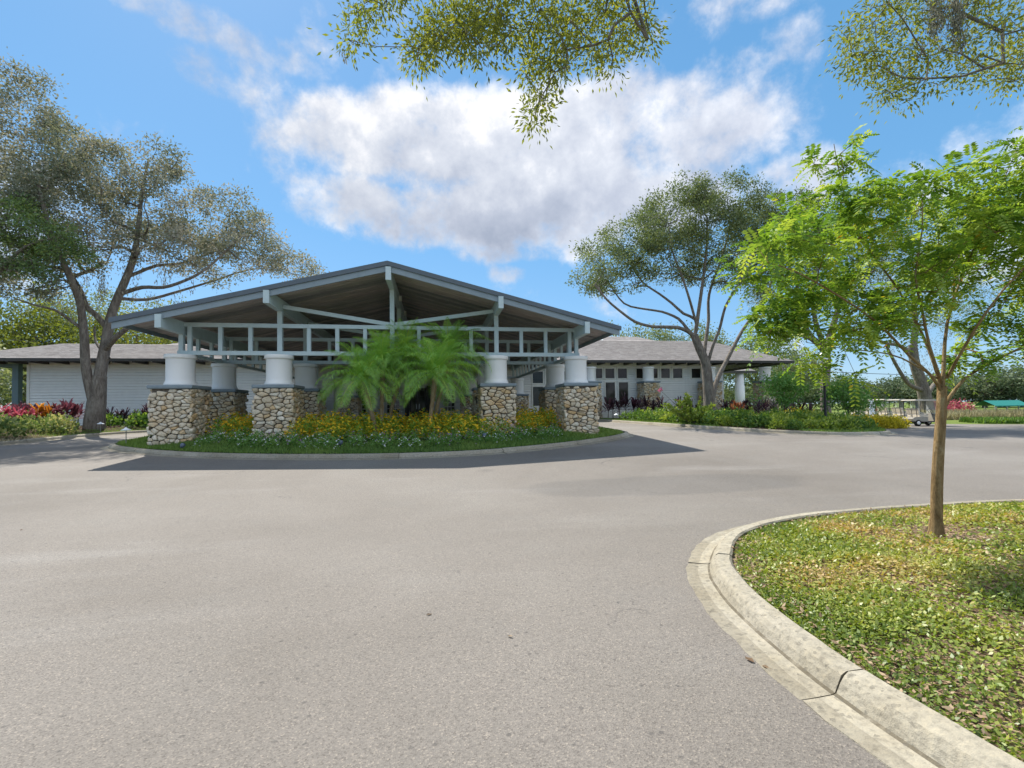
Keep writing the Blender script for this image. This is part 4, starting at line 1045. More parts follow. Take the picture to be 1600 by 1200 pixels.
def oak_behind():
    Y = 24.4; b = at(1293, 640, Y); B = np.array([b[0], Y, rb_z(b[0], Y)-.2])
    limbs = [([B, at(1290, 635, Y), at(1289, 600, Y), at(1292, 565, Y), at(1290, 545, Y)], .30, .2), ([at(1290, 550, Y), at(1270, 530, Y), at(1245, 520, Y), at(1228, 500, Y)], .2, .08), ([at(1290, 545, Y), at(1262, 520, Y+.6), at(1255, 480, Y+1), at(1240, 430, Y+1)], .2, .06),
             ([at(1291, 548, Y), at(1298, 520, Y), at(1310, 480, Y), at(1320, 420, Y)], .22, .06), ([at(1291, 545, Y), at(1275, 505, Y-.5), at(1270, 450, Y-1), at(1285, 380, Y-1)], .16, .06)]
    blobs = [blob(1240, 440, 60, 50, Y, 3), blob(1320, 400, 70, 60, Y, 3), blob(1280, 350, 60, 45, Y, 2.5), blob(1400, 420, 60, 50, Y, 2.5), blob(1460, 350, 50, 40, Y, 2.5), blob(1350, 330, 50, 30, Y, 2.5)]
    tree('oak_tree', 'grey trunked oak standing behind the black lamp post', 'tree', B, limbs, blobs, 380, 80, .14, 'oak_leaf', 'oak_bark', spread=.4, seed=13)
    Y = 36.; b = at(1448, 640, Y); B = np.array([b[0], Y, .05])
    limbs = [([B, at(1447, 630, Y), at(1440, 600, Y), at(1430, 570, Y), at(1426, 540, Y)], .6, .34), ([at(1428, 555, Y), at(1405, 540, Y), at(1380, 535, Y), at(1350, 515, Y)], .2, .08), ([at(1442, 610, Y), at(1420, 600, Y-1), at(1400, 570, Y-1.4), at(1385, 540, Y-2)], .22, .1), ([at(1427, 550, Y), at(1430, 500, Y), at(1425, 440, Y)], .3, .1), ([at(1446, 622, Y), at(1460, 600, Y+1), at(1480, 580, Y+2), at(1500, 540, Y+2.5)], .22, .1)]
    blobs = [blob(1380, 480, 70, 40, Y, 3), blob(1450, 460, 80, 60, Y, 3), blob(1520, 480, 60, 50, Y, 3), blob(1500, 400, 70, 40, Y, 3)]
    rg = np.random.default_rng(3); mt = [at(rg.uniform(1385, 1475), rg.uniform(520, 575), Y+rg.uniform(-2, 1)) for _ in range(40)]
    tree('oak_tree', 'moss hung oak leaning behind the golf carts', 'tree', B, limbs, blobs, 260, 60, .15, 'oak_leaf', 'oak_bark', spread=.45, moss=(mt, 1.3), seed=14)
oak_behind()

# ------------------------------------------------------------------ branches overhead, from an oak standing behind the camera
def oak_overhead():
    B = np.array([9.5, -4.5, -.2]); rg = np.random.default_rng(21)
    A1 = np.array([6.6, -2.2, 5.0])
    limbs = [([B, (9.4, -4.4, 1.), (8.9, -4., 2.6), (8., -3.3, 4.), A1], .5, .30),
             ([A1, (4.6, -.2, 5.7), (3.0, 1.6, 6.1), (1.6, 3.0, 6.2), (.6, 3.7, 6.0), (-.4, 4.2, 5.7)], .16, .014),
             ([(2.4, 2.2, 6.1), (2.9, 3.4, 6.2), (3.3, 4.1, 6.0)], .05, .012),
             ([A1, (6.7, .2, 5.9), (6.6, 1.8, 6.4), (6.1, 3.0, 6.6), (5.5, 3.9, 6.5), (4.6, 4.1, 6.3)], .14, .014),
             ([(5.5, 3.9, 6.5), (6.4, 4.2, 6.6), (7.2, 4.3, 6.5)], .05, .012)]
    T = []
    def twigs(specs, Y):
        for px, py, rx, ry, n in specs:
            for _ in range(n):
                a = rg.uniform(0, 2*math.pi); r = math.sqrt(rg.random()); T.append(at(px+rx*r*math.cos(a), py+ry*r*math.sin(a), Y+rg.uniform(-.33, .33)))
    twigs([(560, 35, 24, 28, 5), (548, 70, 10, 14, 3), (600, 5, 40, 14, 6), (690, 60, 48, 30, 22), (665, 85, 30, 16, 7), (760, 50, 45, 40, 26), (740, 20, 70, 18, 18), (850, 55, 50, 45, 30), (870, 95, 24, 18, 9), (830, 108, 14, 20, 4), (850, 150, 18, 10, 5), (838, 185, 12, 16, 5),
           (935, 25, 55, 26, 18), (945, 95, 18, 22, 8), (930, 60, 16, 20, 4), (1000, 25, 35, 26, 10), (1015, 60, 14, 12, 3), (960, 50, 30, 20, 6), (800, -25, 220, 20, 60)], 3.9)
    twigs([(1370, 30, 50, 30, 14), (1345, 85, 28, 24, 10), (1385, 110, 40, 26, 14), (1400, 150, 28, 14, 8), (1330, 60, 14, 12, 3), (1440, 40, 40, 30, 12), (1440, 85, 40, 20, 8), (1450, 130, 20, 8, 4), (1530, 20, 60, 24, 16), (1560, 60, 40, 40, 16), (1520, 120, 30, 14, 8), (1580, 110, 24, 26, 8), (1500, 80, 26, 20, 6), (1470, -20, 140, 18, 30), (1620, 60, 30, 60, 12)], 4.0)
    T = np.array(T); N = grow(limbs, T, .0026, -.03, expo=2.5, seed=21)
    o = tag(empty('oak_tree', tuple(B)), 'oak branches with moss hanging into the top of the view', 'tree')
    link('trunk', wood_mesh('trunk', N, MAT['oak_bark'], origin=B, minr=.0035), o)
    per = 52; cp = crown_points(T, per, .072, rg, 1.)
    tone = np.repeat(rg.random(len(T)), per)*.5+rg.random(len(cp))*.5
    dirs = (cp-np.repeat(T, per, 0))*8+rg.normal(size=cp.shape)*.4+np.array([0, 0, -.25])
    leaf_obj('crown', cp, .052, .34, 'oak_leaf_near', o, rngv=tone, dirs=dirs, origin=B)
    tops = [at(rg.uniform(1455, 1475), rg.uniform(-20, 40), 3.85) for _ in range(5)]+[at(rg.uniform(1488, 1500), rg.uniform(-20, 45), 3.8) for _ in range(6)]
    P, D = moss_strands(tops, .36, rg, 260); P2, D2 = moss_strands([at(540, 78, 3.85), at(886, 95, 3.9), at(878, 90, 3.9)], .18, rg, 50)
    P3, D3 = moss_strands([at(rg.uniform(1440, 1500), rg.uniform(60, 80), 3.9) for _ in range(5)], .12, rg, 40)
    leaf_obj('spanish_moss', np.concatenate([P, P2, P3]), .036, .26, 'moss', o, dirs=np.concatenate([D, D2, D3]), origin=B)
oak_overhead()

# ------------------------------------------------------------------ young feathery-leaved tree in the foreground island
def sapling():
    Y = 4.08; b = on(1463, 846, .1); B = np.array([b[0], b[1], b[2]-.02]); Y = B[1]
    limbs = [([B, at(1463, 835, Y), at(1464, 760, Y), at(1467, 700, Y), at(1471, 640, Y), at(1472, 605, Y)], 0.0528, 0.0396),
             ([B+np.array([0, 0, -.01]), at(1463, 840, Y), at(1463, 826, Y), at(1463, 812, Y)], .082, .050),
             ([at(1474, 640, Y), at(1484, 620, Y), at(1500, 600, Y-.02), at(1515, 586, Y-.05), at(1560, 560, Y-.1), at(1605, 538, Y-.15), at(1650, 500, Y-.2)], 0.0192, 0.0067),
             ([at(1471, 612, Y), at(1455, 587, Y-.05), at(1420, 555, Y-.12), at(1372, 505, Y-.2), at(1310, 462, Y-.3), at(1245, 425, Y-.4), at(1200, 410, Y-.45)], 0.0163, 0.0038),
             ([at(1471, 606, Y), at(1460, 570, Y+.05), at(1440, 520, Y+.12), at(1402, 450, Y+.2), at(1345, 370, Y+.28), at(1318, 300, Y+.3), at(1303, 225, Y+.3)], 0.0173, 0.0032),
             ([at(1473, 604, Y), at(1475, 560, Y+.03), at(1480, 505, Y+.05), at(1500, 440, Y+.1), at(1530, 370, Y+.15), at(1560, 300, Y+.2), at(1590, 230, Y+.2)], 0.0192, 0.0032),
             ([at(1472, 600, Y), at(1452, 540, Y-.1), at(1440, 480, Y-.15), at(1430, 430, Y-.2), at(1441, 360, Y-.2), at(1440, 300, Y-.2)], 0.0154, 0.0032),
             ([at(1462, 590, Y), at(1410, 560, Y+.2), at(1370, 550, Y+.3), at(1320, 545, Y+.35), at(1260, 535, Y+.35)], 0.0096, 0.0032),
             ([at(1480, 590, Y), at(1520, 520, Y-.25), at(1570, 450, Y-.4), at(1640, 380, Y-.5), at(1700, 320, Y-.5)], 0.0144, 0.0038)]
    blobs = [blob(1230, 375, 62, 50, Y, .55, -.3), blob(1185, 400, 34, 34, Y, .35, -.4), blob(1300, 330, 50, 40, Y, .5), blob(1300, 250, 36, 34, Y, .3, .3), blob(1290, 415, 70, 60, Y, .6), blob(1385, 350, 70, 55, Y, .65), blob(1455, 260, 36, 34, Y, .4, -.1), blob(1480, 300, 50, 36, Y, .5),
             blob(1400, 450, 80, 55, Y, .6), blob(1500, 390, 75, 60, Y, .7), blob(1575, 290, 55, 50, Y, .55, .1), blob(1590, 400, 60, 60, Y, .7), blob(1600, 490, 55, 45, Y, .6), blob(1245, 470, 55, 36, Y, .5), blob(1215, 505, 34, 24, Y, .35), blob(1330, 510, 60, 36, Y, .5), blob(1255, 575, 30, 10, Y, .2, .2), blob(1335, 590, 30, 14, Y, .22, .2), blob(1395, 600, 22, 14, Y, .2),
             blob(1660, 340, 70, 110, Y, .7), blob(1530, 560, 40, 22, Y, .35), blob(1690, 480, 60, 60, Y, .6), blob(1190, 440, 30, 26, Y, .3), blob(1610, 230, 30, 28, Y, .3)]
    rg = np.random.default_rng(31); T = in_ellipsoids(blobs, 1400, .15, rg); ph = rg.uniform(0, 6.28, 9)
    nz = sum(np.sin(T[:, 0]*f+ph[i])*np.sin(T[:, 1]*f*1.1+ph[i+3])*np.sin(T[:, 2]*f*1.3+ph[i+6]) for i, f in enumerate((5., 8., 12.))); T = T[np.argsort(-(nz+rg.normal(size=len(T))*.2))[:570]]
    N = grow(limbs, T, .003, .05, expo=2.2, seed=31)
    o = tag(empty('young_tree', tuple(B)), 'slender young tree with bright green feathery leaves in the foreground island', 'tree')
    link('trunk', wood_mesh('trunk', N, MAT['sapling_bark'], origin=B, n_big=12, minr=.0025), o)
    # pinnate leaves: a stalk with paired leaflets, drooping at the tips
    per = 6; n = len(T)*per; base = np.repeat(T, per, 0)+rg.normal(size=(n, 3))*.03
    hd = unit(rg.normal(size=(n, 3))*np.array([1, 1, .85])+np.array([0, 0, .1])); Lf = rg.uniform(.15, .27, n)
    pairs = 8; V = []; D = []; Sx = []; tone = np.repeat(np.clip(np.repeat(rg.random(len(T)), per)*.5+rg.random(n)*.5, 0, 1), pairs*2)
    side = unit(np.cross(hd, np.array([0, 0, 1.]))); upv = np.cross(side, hd)
    P = []; dirs = []; ln = []
    for k in range(pairs):
        u = (k+1.2)/(pairs+.2); p = base+hd*(Lf*u)[:, None]+np.array([0, 0, -1.])*(Lf*.38*u*u)[:, None]
        for s in (-1, 1):
            P.append(p); dirs.append(side*s*1.0+hd*.45+np.array([0, 0, -.32])+rg.normal(size=(n, 3))*.12); ln.append(np.full(n, .062)*(1-.35*abs(u-.45)))
    P = np.stack(P, 1).reshape(-1, 3); dirs = np.stack(dirs, 1).reshape(-1, 3); ln = np.stack(ln, 1).reshape(-1)
    d = unit(dirs); sd = unit(np.cross(d, np.repeat(upv, pairs*2, 0)+rg.normal(size=P.shape)*.25)); Ln = ln[:, None]; W = Ln*.22
    v = np.stack([P, P+d*Ln*.45+sd*W, P+d*Ln, P+d*Ln*.45-sd*W], 1).reshape(-1, 3)-B
    t2 = np.where(rg.random(len(P)) < .012, .98, tone*.93)
    link('crown', npmesh('crown', v, np.arange(len(v)).reshape(-1, 4), MAT['sapling_leaf'], t2), o)
sapling()

# ------------------------------------------------------------------ shrubs, flowers and ground cover
def dome_pts(n, r, h, rg, shell=.55):
    d = unit(rg.normal(size=(n, 3))); d[:, 2] = np.abs(d[:, 2]); rr = (shell+(1-shell)*rg.random(n)**.5)
    lump = 1+.16*np.sin(d[:, 0]*5+d[:, 1]*4)+.12*np.sin(d[:, 1]*9+d[:, 2]*6)
    return d*(rr*lump)[:, None]*np.array([r, r, h]), d
def shrub_variants(name, n, r, h, leaf, width, m, k=4, seed=0, droop=.1):
    out = []
    for i in range(k):
        rg = np.random.default_rng(seed*10+i); p, d = dome_pts(n, r, h, rg)
        v, f = leaf_quads(p, leaf, width, dirs=d*.7+rg.normal(size=p.shape)*.7+np.array([0, 0, .25-droop]), rng=rg)
        v[:, 2] = np.maximum(v[:, 2], .0)
        out.append(npmesh(name, v, f, MAT[m], rg.random(n)))
    return out
def petal_mesh(name, pts, size, m, rg, n=5):
    """little flat flower heads of several petals"""
    V = []; F = []; R_ = []
    for p in pts:
        nrm = unit(np.array([rg.normal()*.5, -.35+rg.normal()*.4, .9])); a = unit(np.cross(nrm, [1, .2, 0])); b = np.cross(nrm, a); o = len(V); r = rg.random()
        V.append(p+nrm*size*.25)
        for k in range(n*2):
            t = math.pi*k/n; rr = size*(1. if k % 2 == 0 else .72); V.append(p+a*math.cos(t)*rr+b*math.sin(t)*rr)
        for k in range(n*2): F.append((o, o+1+k, o+1+(k+1) % (n*2))); R_.append(r)
    return npmesh(name, np.array(V), np.array(F), MAT[m], np.array(R_))
def plant(name, label, cat, parts, loc, rz, sc, group):
    o = tag(empty(name, loc, rz), label, cat, group); o.scale = (sc, sc, sc*random.uniform(.9, 1.1))
    for nm, me in parts:
        ch = link(nm, me, o)
        if nm == 'flowers': ch['kind'] = 'stuff'
    return o
# lantana and low bedding on the island
def isl_spot(x):
    for lim, t in ((-6.4, 'beside the front left corner pier'), (-4.3, 'in front of the second pier from the left'), (-2.7, 'just left of the palm trunks'), (-1.6, 'at the foot of the left palm clump'), (-.5, 'between the palm trunks'), (.9, 'right of the single palm trunk'), (3.1, 'in front of the pier right of the palms')):
        if x < lim: return t
    return 'beside the front right corner pier'
rg = np.random.default_rng(41)
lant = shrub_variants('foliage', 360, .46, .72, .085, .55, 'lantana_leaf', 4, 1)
lantf = [petal_mesh('flowers', dome_pts(n, .48, .76, rg, .93)[0]*np.array([1, 1, 1.03]), .052, 'orange_petal', rg) for n in (78, 96, 60, 112)]
vinc = shrub_variants('foliage', 190, .26, .36, .075, .5, 'bedding_leaf', 4, 2)
vwh = [petal_mesh('flowers', dome_pts(n, .27, .41, rg, .95)[0], .034, 'white_petal', rg) for n in (16, 24, 11)]
vmv = [petal_mesh('flowers', dome_pts(n, .27, .41, rg, .95)[0], .032, 'mauve_petal', rg) for n in (20, 28, 14)]
NI = inward_normals(ISL); segs = np.linalg.norm(np.roll(ISL, -1, 0)-ISL, axis=1)
front = [i for i in range(len(ISL)) if ISL[i][1] < 15.9]
def along_front(inset, spacing, jit):
    acc = 0; out = []
    for i in front:
        acc += segs[i]*(1-inset*.045)
        if acc >= spacing:
            acc = 0; p = ISL[i]+NI[i]*inset+rg.normal(size=2)*jit; out.append(p)
    return out
def on_pier(p, m=.75): return any(abs(p[0]-x) < m and abs(p[1]-y) < m for x in XC for y in YR[:2])
for r_, inset in enumerate((1.02, 1.36, 1.72)):
    for p in along_front(inset, .40, .07):
        if not (-7.2 < p[0] < 4.2) or on_pier(p, .9): continue
        k = int(rg.integers(4)); mauve = rg.random() < (.15, .45, .75)[r_]
        plant('bedding_plant', ('mauve bedding plant ' if mauve else 'white bedding plant ')+('at the lawn edge ', 'in the middle row ', 'in the back row ')[r_]+isl_spot(p[0]), 'flower',
              [('foliage', vinc[k]), ('flowers', (vmv if mauve else vwh)[k % 3])], (p[0], p[1], isl_z(*p)-.02), rg.uniform(0, 6.3), rg.uniform(.68, .88), 'mauve bedding plants on the island' if mauve else 'white bedding plants on the island')
for r_, inset in enumerate((2.12, 2.5, 2.95, 3.45, 4.0)):
    for p in along_front(inset, .50, .09):
        if not (-8.0 < p[0] < 4.9) or on_pier(p, .82): continue
        if p[0] < -7.3 and p[1] > 16: continue
        k = int(rg.integers(4)); kf = int(rg.integers(4))
        plant('lantana', ('yellow lantana ', 'thick yellow lantana ', 'sparse yellow lantana ', 'blooming yellow lantana ')[kf]+('in the front row ', 'in the second row ', 'in the third row ', 'in the fourth row ', 'in the back row ')[r_]+isl_spot(p[0]), 'flower bush', [('foliage', lant[k]), ('flowers', lantf[kf])], (p[0], p[1], isl_z(*p)-.03), rg.uniform(0, 6.3), rg.uniform(.72, .84)+.02*r_, 'lantana bushes on the island')

# pygmy date palms
def frond_mesh(elev, length, bend, rg):
    V = []; F = []; n = 40; pts = []
    x = z = 0.; a = elev
    for i in range(n+1):
        pts.append(np.array([x, 0, z])); st = length/n; x += math.cos(a)*st; z += math.sin(a)*st; a -= bend/n*(.5+1.0*i/n)
    R_ = []
    for i in range(4, n+1):
        u = i/n; t = unit(pts[i]-pts[i-1]); nrm = np.array([-t[2], 0, t[0]]); ll = .36*math.sin(math.pi*min(1, .14+u*.84))**.7*length/1.6
        for s in (-1, 1):
            for q in (0, .5):
                p = pts[i-1]*(1-q)+pts[i]*q
                d = unit(t*.55+np.array([0, s, 0])*.95+nrm*rg.uniform(.05, .35)+rg.normal(size=3)*.10); e = unit(np.cross(d, nrm))*.0056; m = p+d*ll*.5+np.array([0, 0, .02]); tip = p+d*ll+np.array([0, 0, -.32*ll])
                o = len(V); V += [p, m+e, tip, m-e]; F.append((o, o+1, o+2, o+3)); R_.append(min(1, max(0, rg.normal(.5, .2))))
    for i in range(n):
        w = .014*(1-i/n)+.003; o = len(V); V += [pts[i]+(0, w, 0), pts[i+1]+(0, w, 0), pts[i+1]+(0, -w, 0), pts[i]+(0, -w, 0)]; F.append((o, o+1, o+2, o+3)); R_.append(.95)
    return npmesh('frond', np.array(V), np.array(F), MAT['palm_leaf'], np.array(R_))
rgp = np.random.default_rng(51)
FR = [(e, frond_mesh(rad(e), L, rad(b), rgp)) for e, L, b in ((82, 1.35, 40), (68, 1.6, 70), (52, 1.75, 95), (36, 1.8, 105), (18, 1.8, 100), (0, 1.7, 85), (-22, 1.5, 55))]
def palm(label, bpx, cpx, cpy, Y, lean=.0, nf=34, sc=1.):
    b = at(bpx, 684, Y); B = np.array([b[0], Y, isl_z(b[0], Y)-.05]); c = at(cpx, cpy, Y+lean)
    o = tag(empty('palm_tree', tuple(B)), label, 'palm', 'pygmy date palms on the island'); d = c-B
    pts = [B*0, d*np.array([.15, .15, .3]), d*np.array([.55, .55, .62]), d*np.array([1, 1, 1])]; pts = np.array(pts)
    dense = []; rr = []
    for i in range(3):
        p0, p1, p2, p3 = pts[max(i-1, 0)], pts[i], pts[i+1], pts[min(i+2, 3)]
        for k in range(7):
            t = k/7; dense.append(.5*((2*p1)+(-p0+p2)*t+(2*p0-5*p1+4*p2-p3)*t*t+(-p0+3*p1-3*p2+p3)*t**3)); u = (i+t)/3
            rr.append((.062+.03*max(0, (u-.55)/.45))*(1.13 if k % 2 else .95))
    dense.append(pts[-1]); rr.append(.05)
    MB().tube(dense, rr, 9).build('trunk', MAT['palm_bark'], o, True)
    for k in range(nf):
        j = min(6, int((k/nf)*7)); az_ = k*2.39996+rgp.uniform(-.25, .25); s = sc*rgp.uniform(.80, 1.02)
        link('frond', FR[j][1], o, tuple(d+np.array([0, 0, .05])), (rgp.uniform(-.15, .15), rgp.uniform(-.1, .1), az_), s)
palm('palm on the left of the island clump with a low wide crown', 588, 566, 596, 14.85, -.1, 46, 1.0)
palm('tallest left palm with bright upright centre fronds', 596, 598, 572, 15.2, .1, 46, 1.)
palm('palm behind the left clump with its crown against the truss posts', 607, 634, 556, 15.9, .3, 42, 1.0)
palm('single curved trunk palm right of the clump with an arching crown', 671, 680, 588, 14.85, -.1, 48, 1.05)
palm('palm behind the right palm with the highest pale crown', 678, 702, 556, 15.75, .3, 44, 1.05)

# strap-leaved ti plants
def ti_mesh(m, rg, n=26, wd=.085, h=1.0):
    V = []; F = []; R_ = []
    for k in range(n):
        a = rg.uniform(0, 6.28); e = rg.uniform(-.1, 1.35); L = rg.uniform(.38, .66)*h; w = L*wd; b = np.array([0, 0, h*rg.uniform(.3, .62)])+rg.normal(size=3)*.03
        d = np.array([math.cos(a)*math.cos(e), math.sin(a)*math.cos(e), math.sin(e)]); s = unit(np.cross(d, [0, 0, 1.]))*w; o = len(V)
        p1 = b+d*L*.4; p2 = b+d*L*.75-np.array([0, 0, .04*L]); p3 = b+d*L-np.array([0, 0, .18*L])
        V += [b, p1+s, p1-s, p2+s*.8, p2-s*.8, p3]; r = rg.random()
        F += [(o, o+1, o+2, o+2), (o+1, o+3, o+4, o+2), (o+3, o+5, o+4, o+4)]; R_ += [r]*3
    V = np.array(V); mb = MB(); mb.v = [tuple(p) for p in V]; mb.f = [f if f[2] != f[3] else f[:3] for f in F]; mb.r = R_
    return mb.mesh('leaves', MAT[m])
rgt = np.random.default_rng(61)
TI = {k: [ti_mesh(k+'_leaf', rgt, n_, wd) for _ in range(3)] for k, n_, wd in (('burgundy', 34, .075), ('crimson', 34, .08), ('orange', 34, .08), ('rust', 34, .06), ('dark_ti', 38, .05))}
stem = MB().tube([(0, 0, 0), (.02, 0, .3), (0, .02, .62)], [.022, .018, .012], 5).mesh('stem', MAT['oak_bark'])
def ti(px, Y, kind, label, zf, sc, group):
    X_ = float(at(px, 650, Y)[0]); plant('ti_plant', label, 'plant', [('stem', stem), ('leaves', TI[kind][int(rgt.integers(3))])], (X_, Y, zf(X_, Y)-.03), rgt.uniform(0, 6.3), sc, group)
for px, kind in ((-14, 'crimson'), (-2, 'crimson'), (9, 'crimson')): ti(px, 25.0+rgt.uniform(-.4, .4), kind, 'bright pink ti plant at the far left of the bed', lb_z, 1.35, 'pink ti plants in the left bed')
for px in (20, 30, 38, 46, 54, 82, 92, 104, 115, 122): ti(px, 25.6+rgt.uniform(-.7, .7), 'burgundy', 'burgundy ti plant behind the hedge, '+('left of the orange ones' if px < 60 else 'right of the orange ones'), lb_z, rgt.uniform(1.15, 1.4), 'burgundy ti plants in the left bed')
for px in (25, 34, 49): ti(px, 24.6, 'crimson', 'crimson tinted ti plant among the burgundy ones by the left wing', lb_z, 1.1, 'crimson ti plants in the left bed')
for px in (60, 68, 76): ti(px, 25.3, 'orange', 'orange ti plant among the burgundy ones by the left wing', lb_z, 1.2, 'orange ti plants in the left bed')
for px in (172, 186, 196, 210, 224, 232): ti(px, 27.2, 'dark_ti', 'dark ti plant between the left oak trunk and the corner pier, '+('nearer the oak' if px < 200 else 'nearer the pier'), lb_z, rgt.uniform(.9, 1.2), 'dark ti plants right of the left oak')
for px in (950, 958, 968, 978, 990, 1000, 1010, 1022, 1034, 1062, 1078, 1090, 1132, 1142, 1163, 1172, 1186, 1196, 1210, 1226, 1240, 1252, 1264): ti(px, 27.9+rgt.uniform(-.5, .5), 'burgundy' if 980 < px < 995 else 'dark_ti', 'dark spiky ti plant '+('below the right wing windows' if px < 1000 else 'by the stone column between the windows' if px < 1040 else 'behind the pink flowering shrub' if px < 1100 else 'right of the right oak' if px < 1190 else 'under the far end of the right wing'), rb_z, rgt.uniform(1.3, 1.7), 'burgundy ti plants along the right wing')
for px in (1145, 1152, 1160): ti(px, 27.0, 'rust', 'rusty red ti plant right of the oak by the right wing', rb_z, 1.3, 'rusty ti plants along the right wing')

# hedges and shrub beds
hedge = shrub_variants('foliage', 270, .50, .60, .135, .72, 'shrub_leaf', 4, 3)
hlime = shrub_variants('foliage', 270, .50, .6, .135, .72, 'lime_leaf', 3, 4)
hyel = shrub_variants('foliage', 300, .42, .58, .10, .5, 'yellow_leaf', 3, 5)
hvar = shrub_variants('foliage', 270, .48, .62, .135, .7, 'variegated_leaf', 4, 6)
rgh = np.random.default_rng(71)
def scatter(Lc, n, dmin, dmax, mind, cond):
    lo = Lc.min(0); hi = Lc.max(0); P = rgh.uniform(lo, hi, (n*30, 2)); P = P[inside(Lc, P)]; d = dist_to(Lc, P); P = P[(d > dmin) & (d < dmax)]
    out = []
    for p in P:
        if cond(p) and all((p[0]-q[0])**2+(p[1]-q[1])**2 > mind**2 for q in out):
            out.append(p)
            if len(out) >= n: break
    return out
for k_, p in enumerate(scatter(LBc, 95, 1.3, 6, .56, lambda p: -27 < p[0] < -15.8 and 16.5 < p[1] < 24.6 and np.hypot(p[0]-OX[0], p[1]-OY) > 1.3)):
    k_ %= 2
    plant('shrub', ('broad ' if k_ else 'upright ')+'variegated cream shrub '+('at the far left of the frame' if p[0] < -21.5 else 'left of the oak below the pink ti plants' if p[0] < -19.5 else 'below the burgundy ti plants' if p[0] < -18 else 'nearest the left oak trunk')+(', front row' if p[1] < 22 else ', back row'), 'shrub', [('foliage', hvar[int(rgh.integers(4))])], (p[0], p[1], lb_z(*p)-.02), rgh.uniform(0, 6), rgh.uniform(.98, 1.12) if k_ else rgh.uniform(.82, .92), 'variegated shrubs in the left hedge')
for p in scatter(LBc, 46, 1.0, 6, .5, lambda p: -16.9 < p[0] < -10.5 and 26.0 < p[1] < 28.4):
    plant('shrub', 'dark green shrub '+('close to the left oak trunk' if p[0] < -14 else 'midway between the oak and the corner pier' if p[0] < -12 else 'beside the corner pier')+(' against the wall' if p[1] > 27.4 else ' behind the grass'), 'shrub', [('foliage', hedge[int(rgh.integers(4))])], (p[0], p[1], lb_z(*p)-.02), rgh.uniform(0, 6), rgh.uniform(.9, 1.25), 'green shrubs right of the left oak')
for p in scatter(RBc, 230, .95, 4.6, .52, lambda p: p[1] < 26.6 and p[0] < 19.9):
    lime = rgh.random() < .55 and p[0] > 12
    plant('shrub', ('yellow green shrub ' if lime else 'mid green shrub ')+('by the kerb ' if dist_to(RBc, p[None])[0] < 1.7 else 'in mid planter ' if dist_to(RBc, p[None])[0] < 2.8 else 'deep in the planter ')+('near the wing windows' if p[0] < 12 else 'before the pink flowering shrub' if p[0] < 13.6 else 'before the right oak' if p[0] < 15.6 else 'left of the lamp post' if p[0] < 18 else 'right of the lamp post'), 'shrub', [('foliage', (hlime if lime else hedge)[int(rgh.integers(3))])], (p[0], p[1], rb_z(*p)-.02), rgh.uniform(0, 6), rgh.uniform(.62, 1.05), 'yellow green shrubs in the right planter' if lime else 'mid green shrubs in the right planter')
for k in range(44):
    Yk = 20.6+1.7*rgh.random(); pxk = 1332+74*((k*.618) % 1); X_ = float(at(pxk, 655, Yk)[0])
    plant('shrub', 'bright yellow shrub '+('right of the notice board, ' if pxk > 1366 else 'left of the notice board, ')+('nearer the planter' if Yk < 21.4 else 'nearer the carts'), 'shrub', [('foliage', hyel[int(rgh.integers(3))])], (X_, Yk, Rf(X_, Yk)-.02), rgh.uniform(0, 6), rgh.uniform(.85, 1.15), 'yellow shrubs before the golf carts')
for px in (1238, 1247, 1256, 1268, 1278):
    X_ = float(at(px, 640, 26.2)[0]); plant('shrub', 'golden shrub peeping over the hedge left of the lamp post', 'shrub', [('foliage', hyel[int(rgh.integers(3))])], (X_, 26.2, rb_z(X_, 26.2)), rgh.uniform(0, 6), 1.25, 'golden shrubs behind the right hedge')

# flowering shrub in front of the right oak, and small trees in the planter
def flowering_shrub():
    Y = 20.6; b = at(1082, 655, Y); B = np.array([b[0], Y, rb_z(b[0], Y)-.03]); o = tag(empty('flowering_shrub', tuple(B)), 'tall pale leaved shrub with a pink bloom beside the right oak', 'shrub')
    g_ = np.random.default_rng(81); st = MB(); P = []; D = []; tips = []
    for k in range(22):
        a = g_.uniform(0, 6.28); e = g_.uniform(.5, 1.4); L = g_.uniform(1.1, 1.9); d = np.array([math.cos(a)*math.cos(e), math.sin(a)*math.cos(e)*.8, math.sin(e)]); pts = [d*L*u+np.array([0, 0, -.12*L*u*u]) for u in np.linspace(0, 1, 6)]
        st.tube(pts, list(np.linspace(.016, .005, 6)), 4); tips.append(pts[-1])
        for u in np.linspace(.22, 1, 30):
            for s in range(3): P.append(d*L*u+np.array([0, 0, -.12*L*u*u])); D.append(d*.5+g_.normal(size=3)*.6)
    st.build('stems', MAT['oak_bark'], o); leaf_obj('foliage', np.array(P), .19, .34, 'lime_leaf', o, dirs=np.array(D))
    t = at(1032, 610, Y)-B; link('flowers', petal_mesh('flowers', np.array([t+g_.normal(size=3)*.06 for _ in range(14)]+[tips[i]+g_.normal(size=3)*.03 for i in (2, 5, 9, 14)]), .05, 'pink_petal', g_), o)
    MB().tube([(0, 0, .3), tuple(t*.6+np.array([0, 0, .1])), tuple(t)], [.014, .01, .006], 4).build('flower_stalk', MAT['oak_bark'], o)
flowering_shrub()
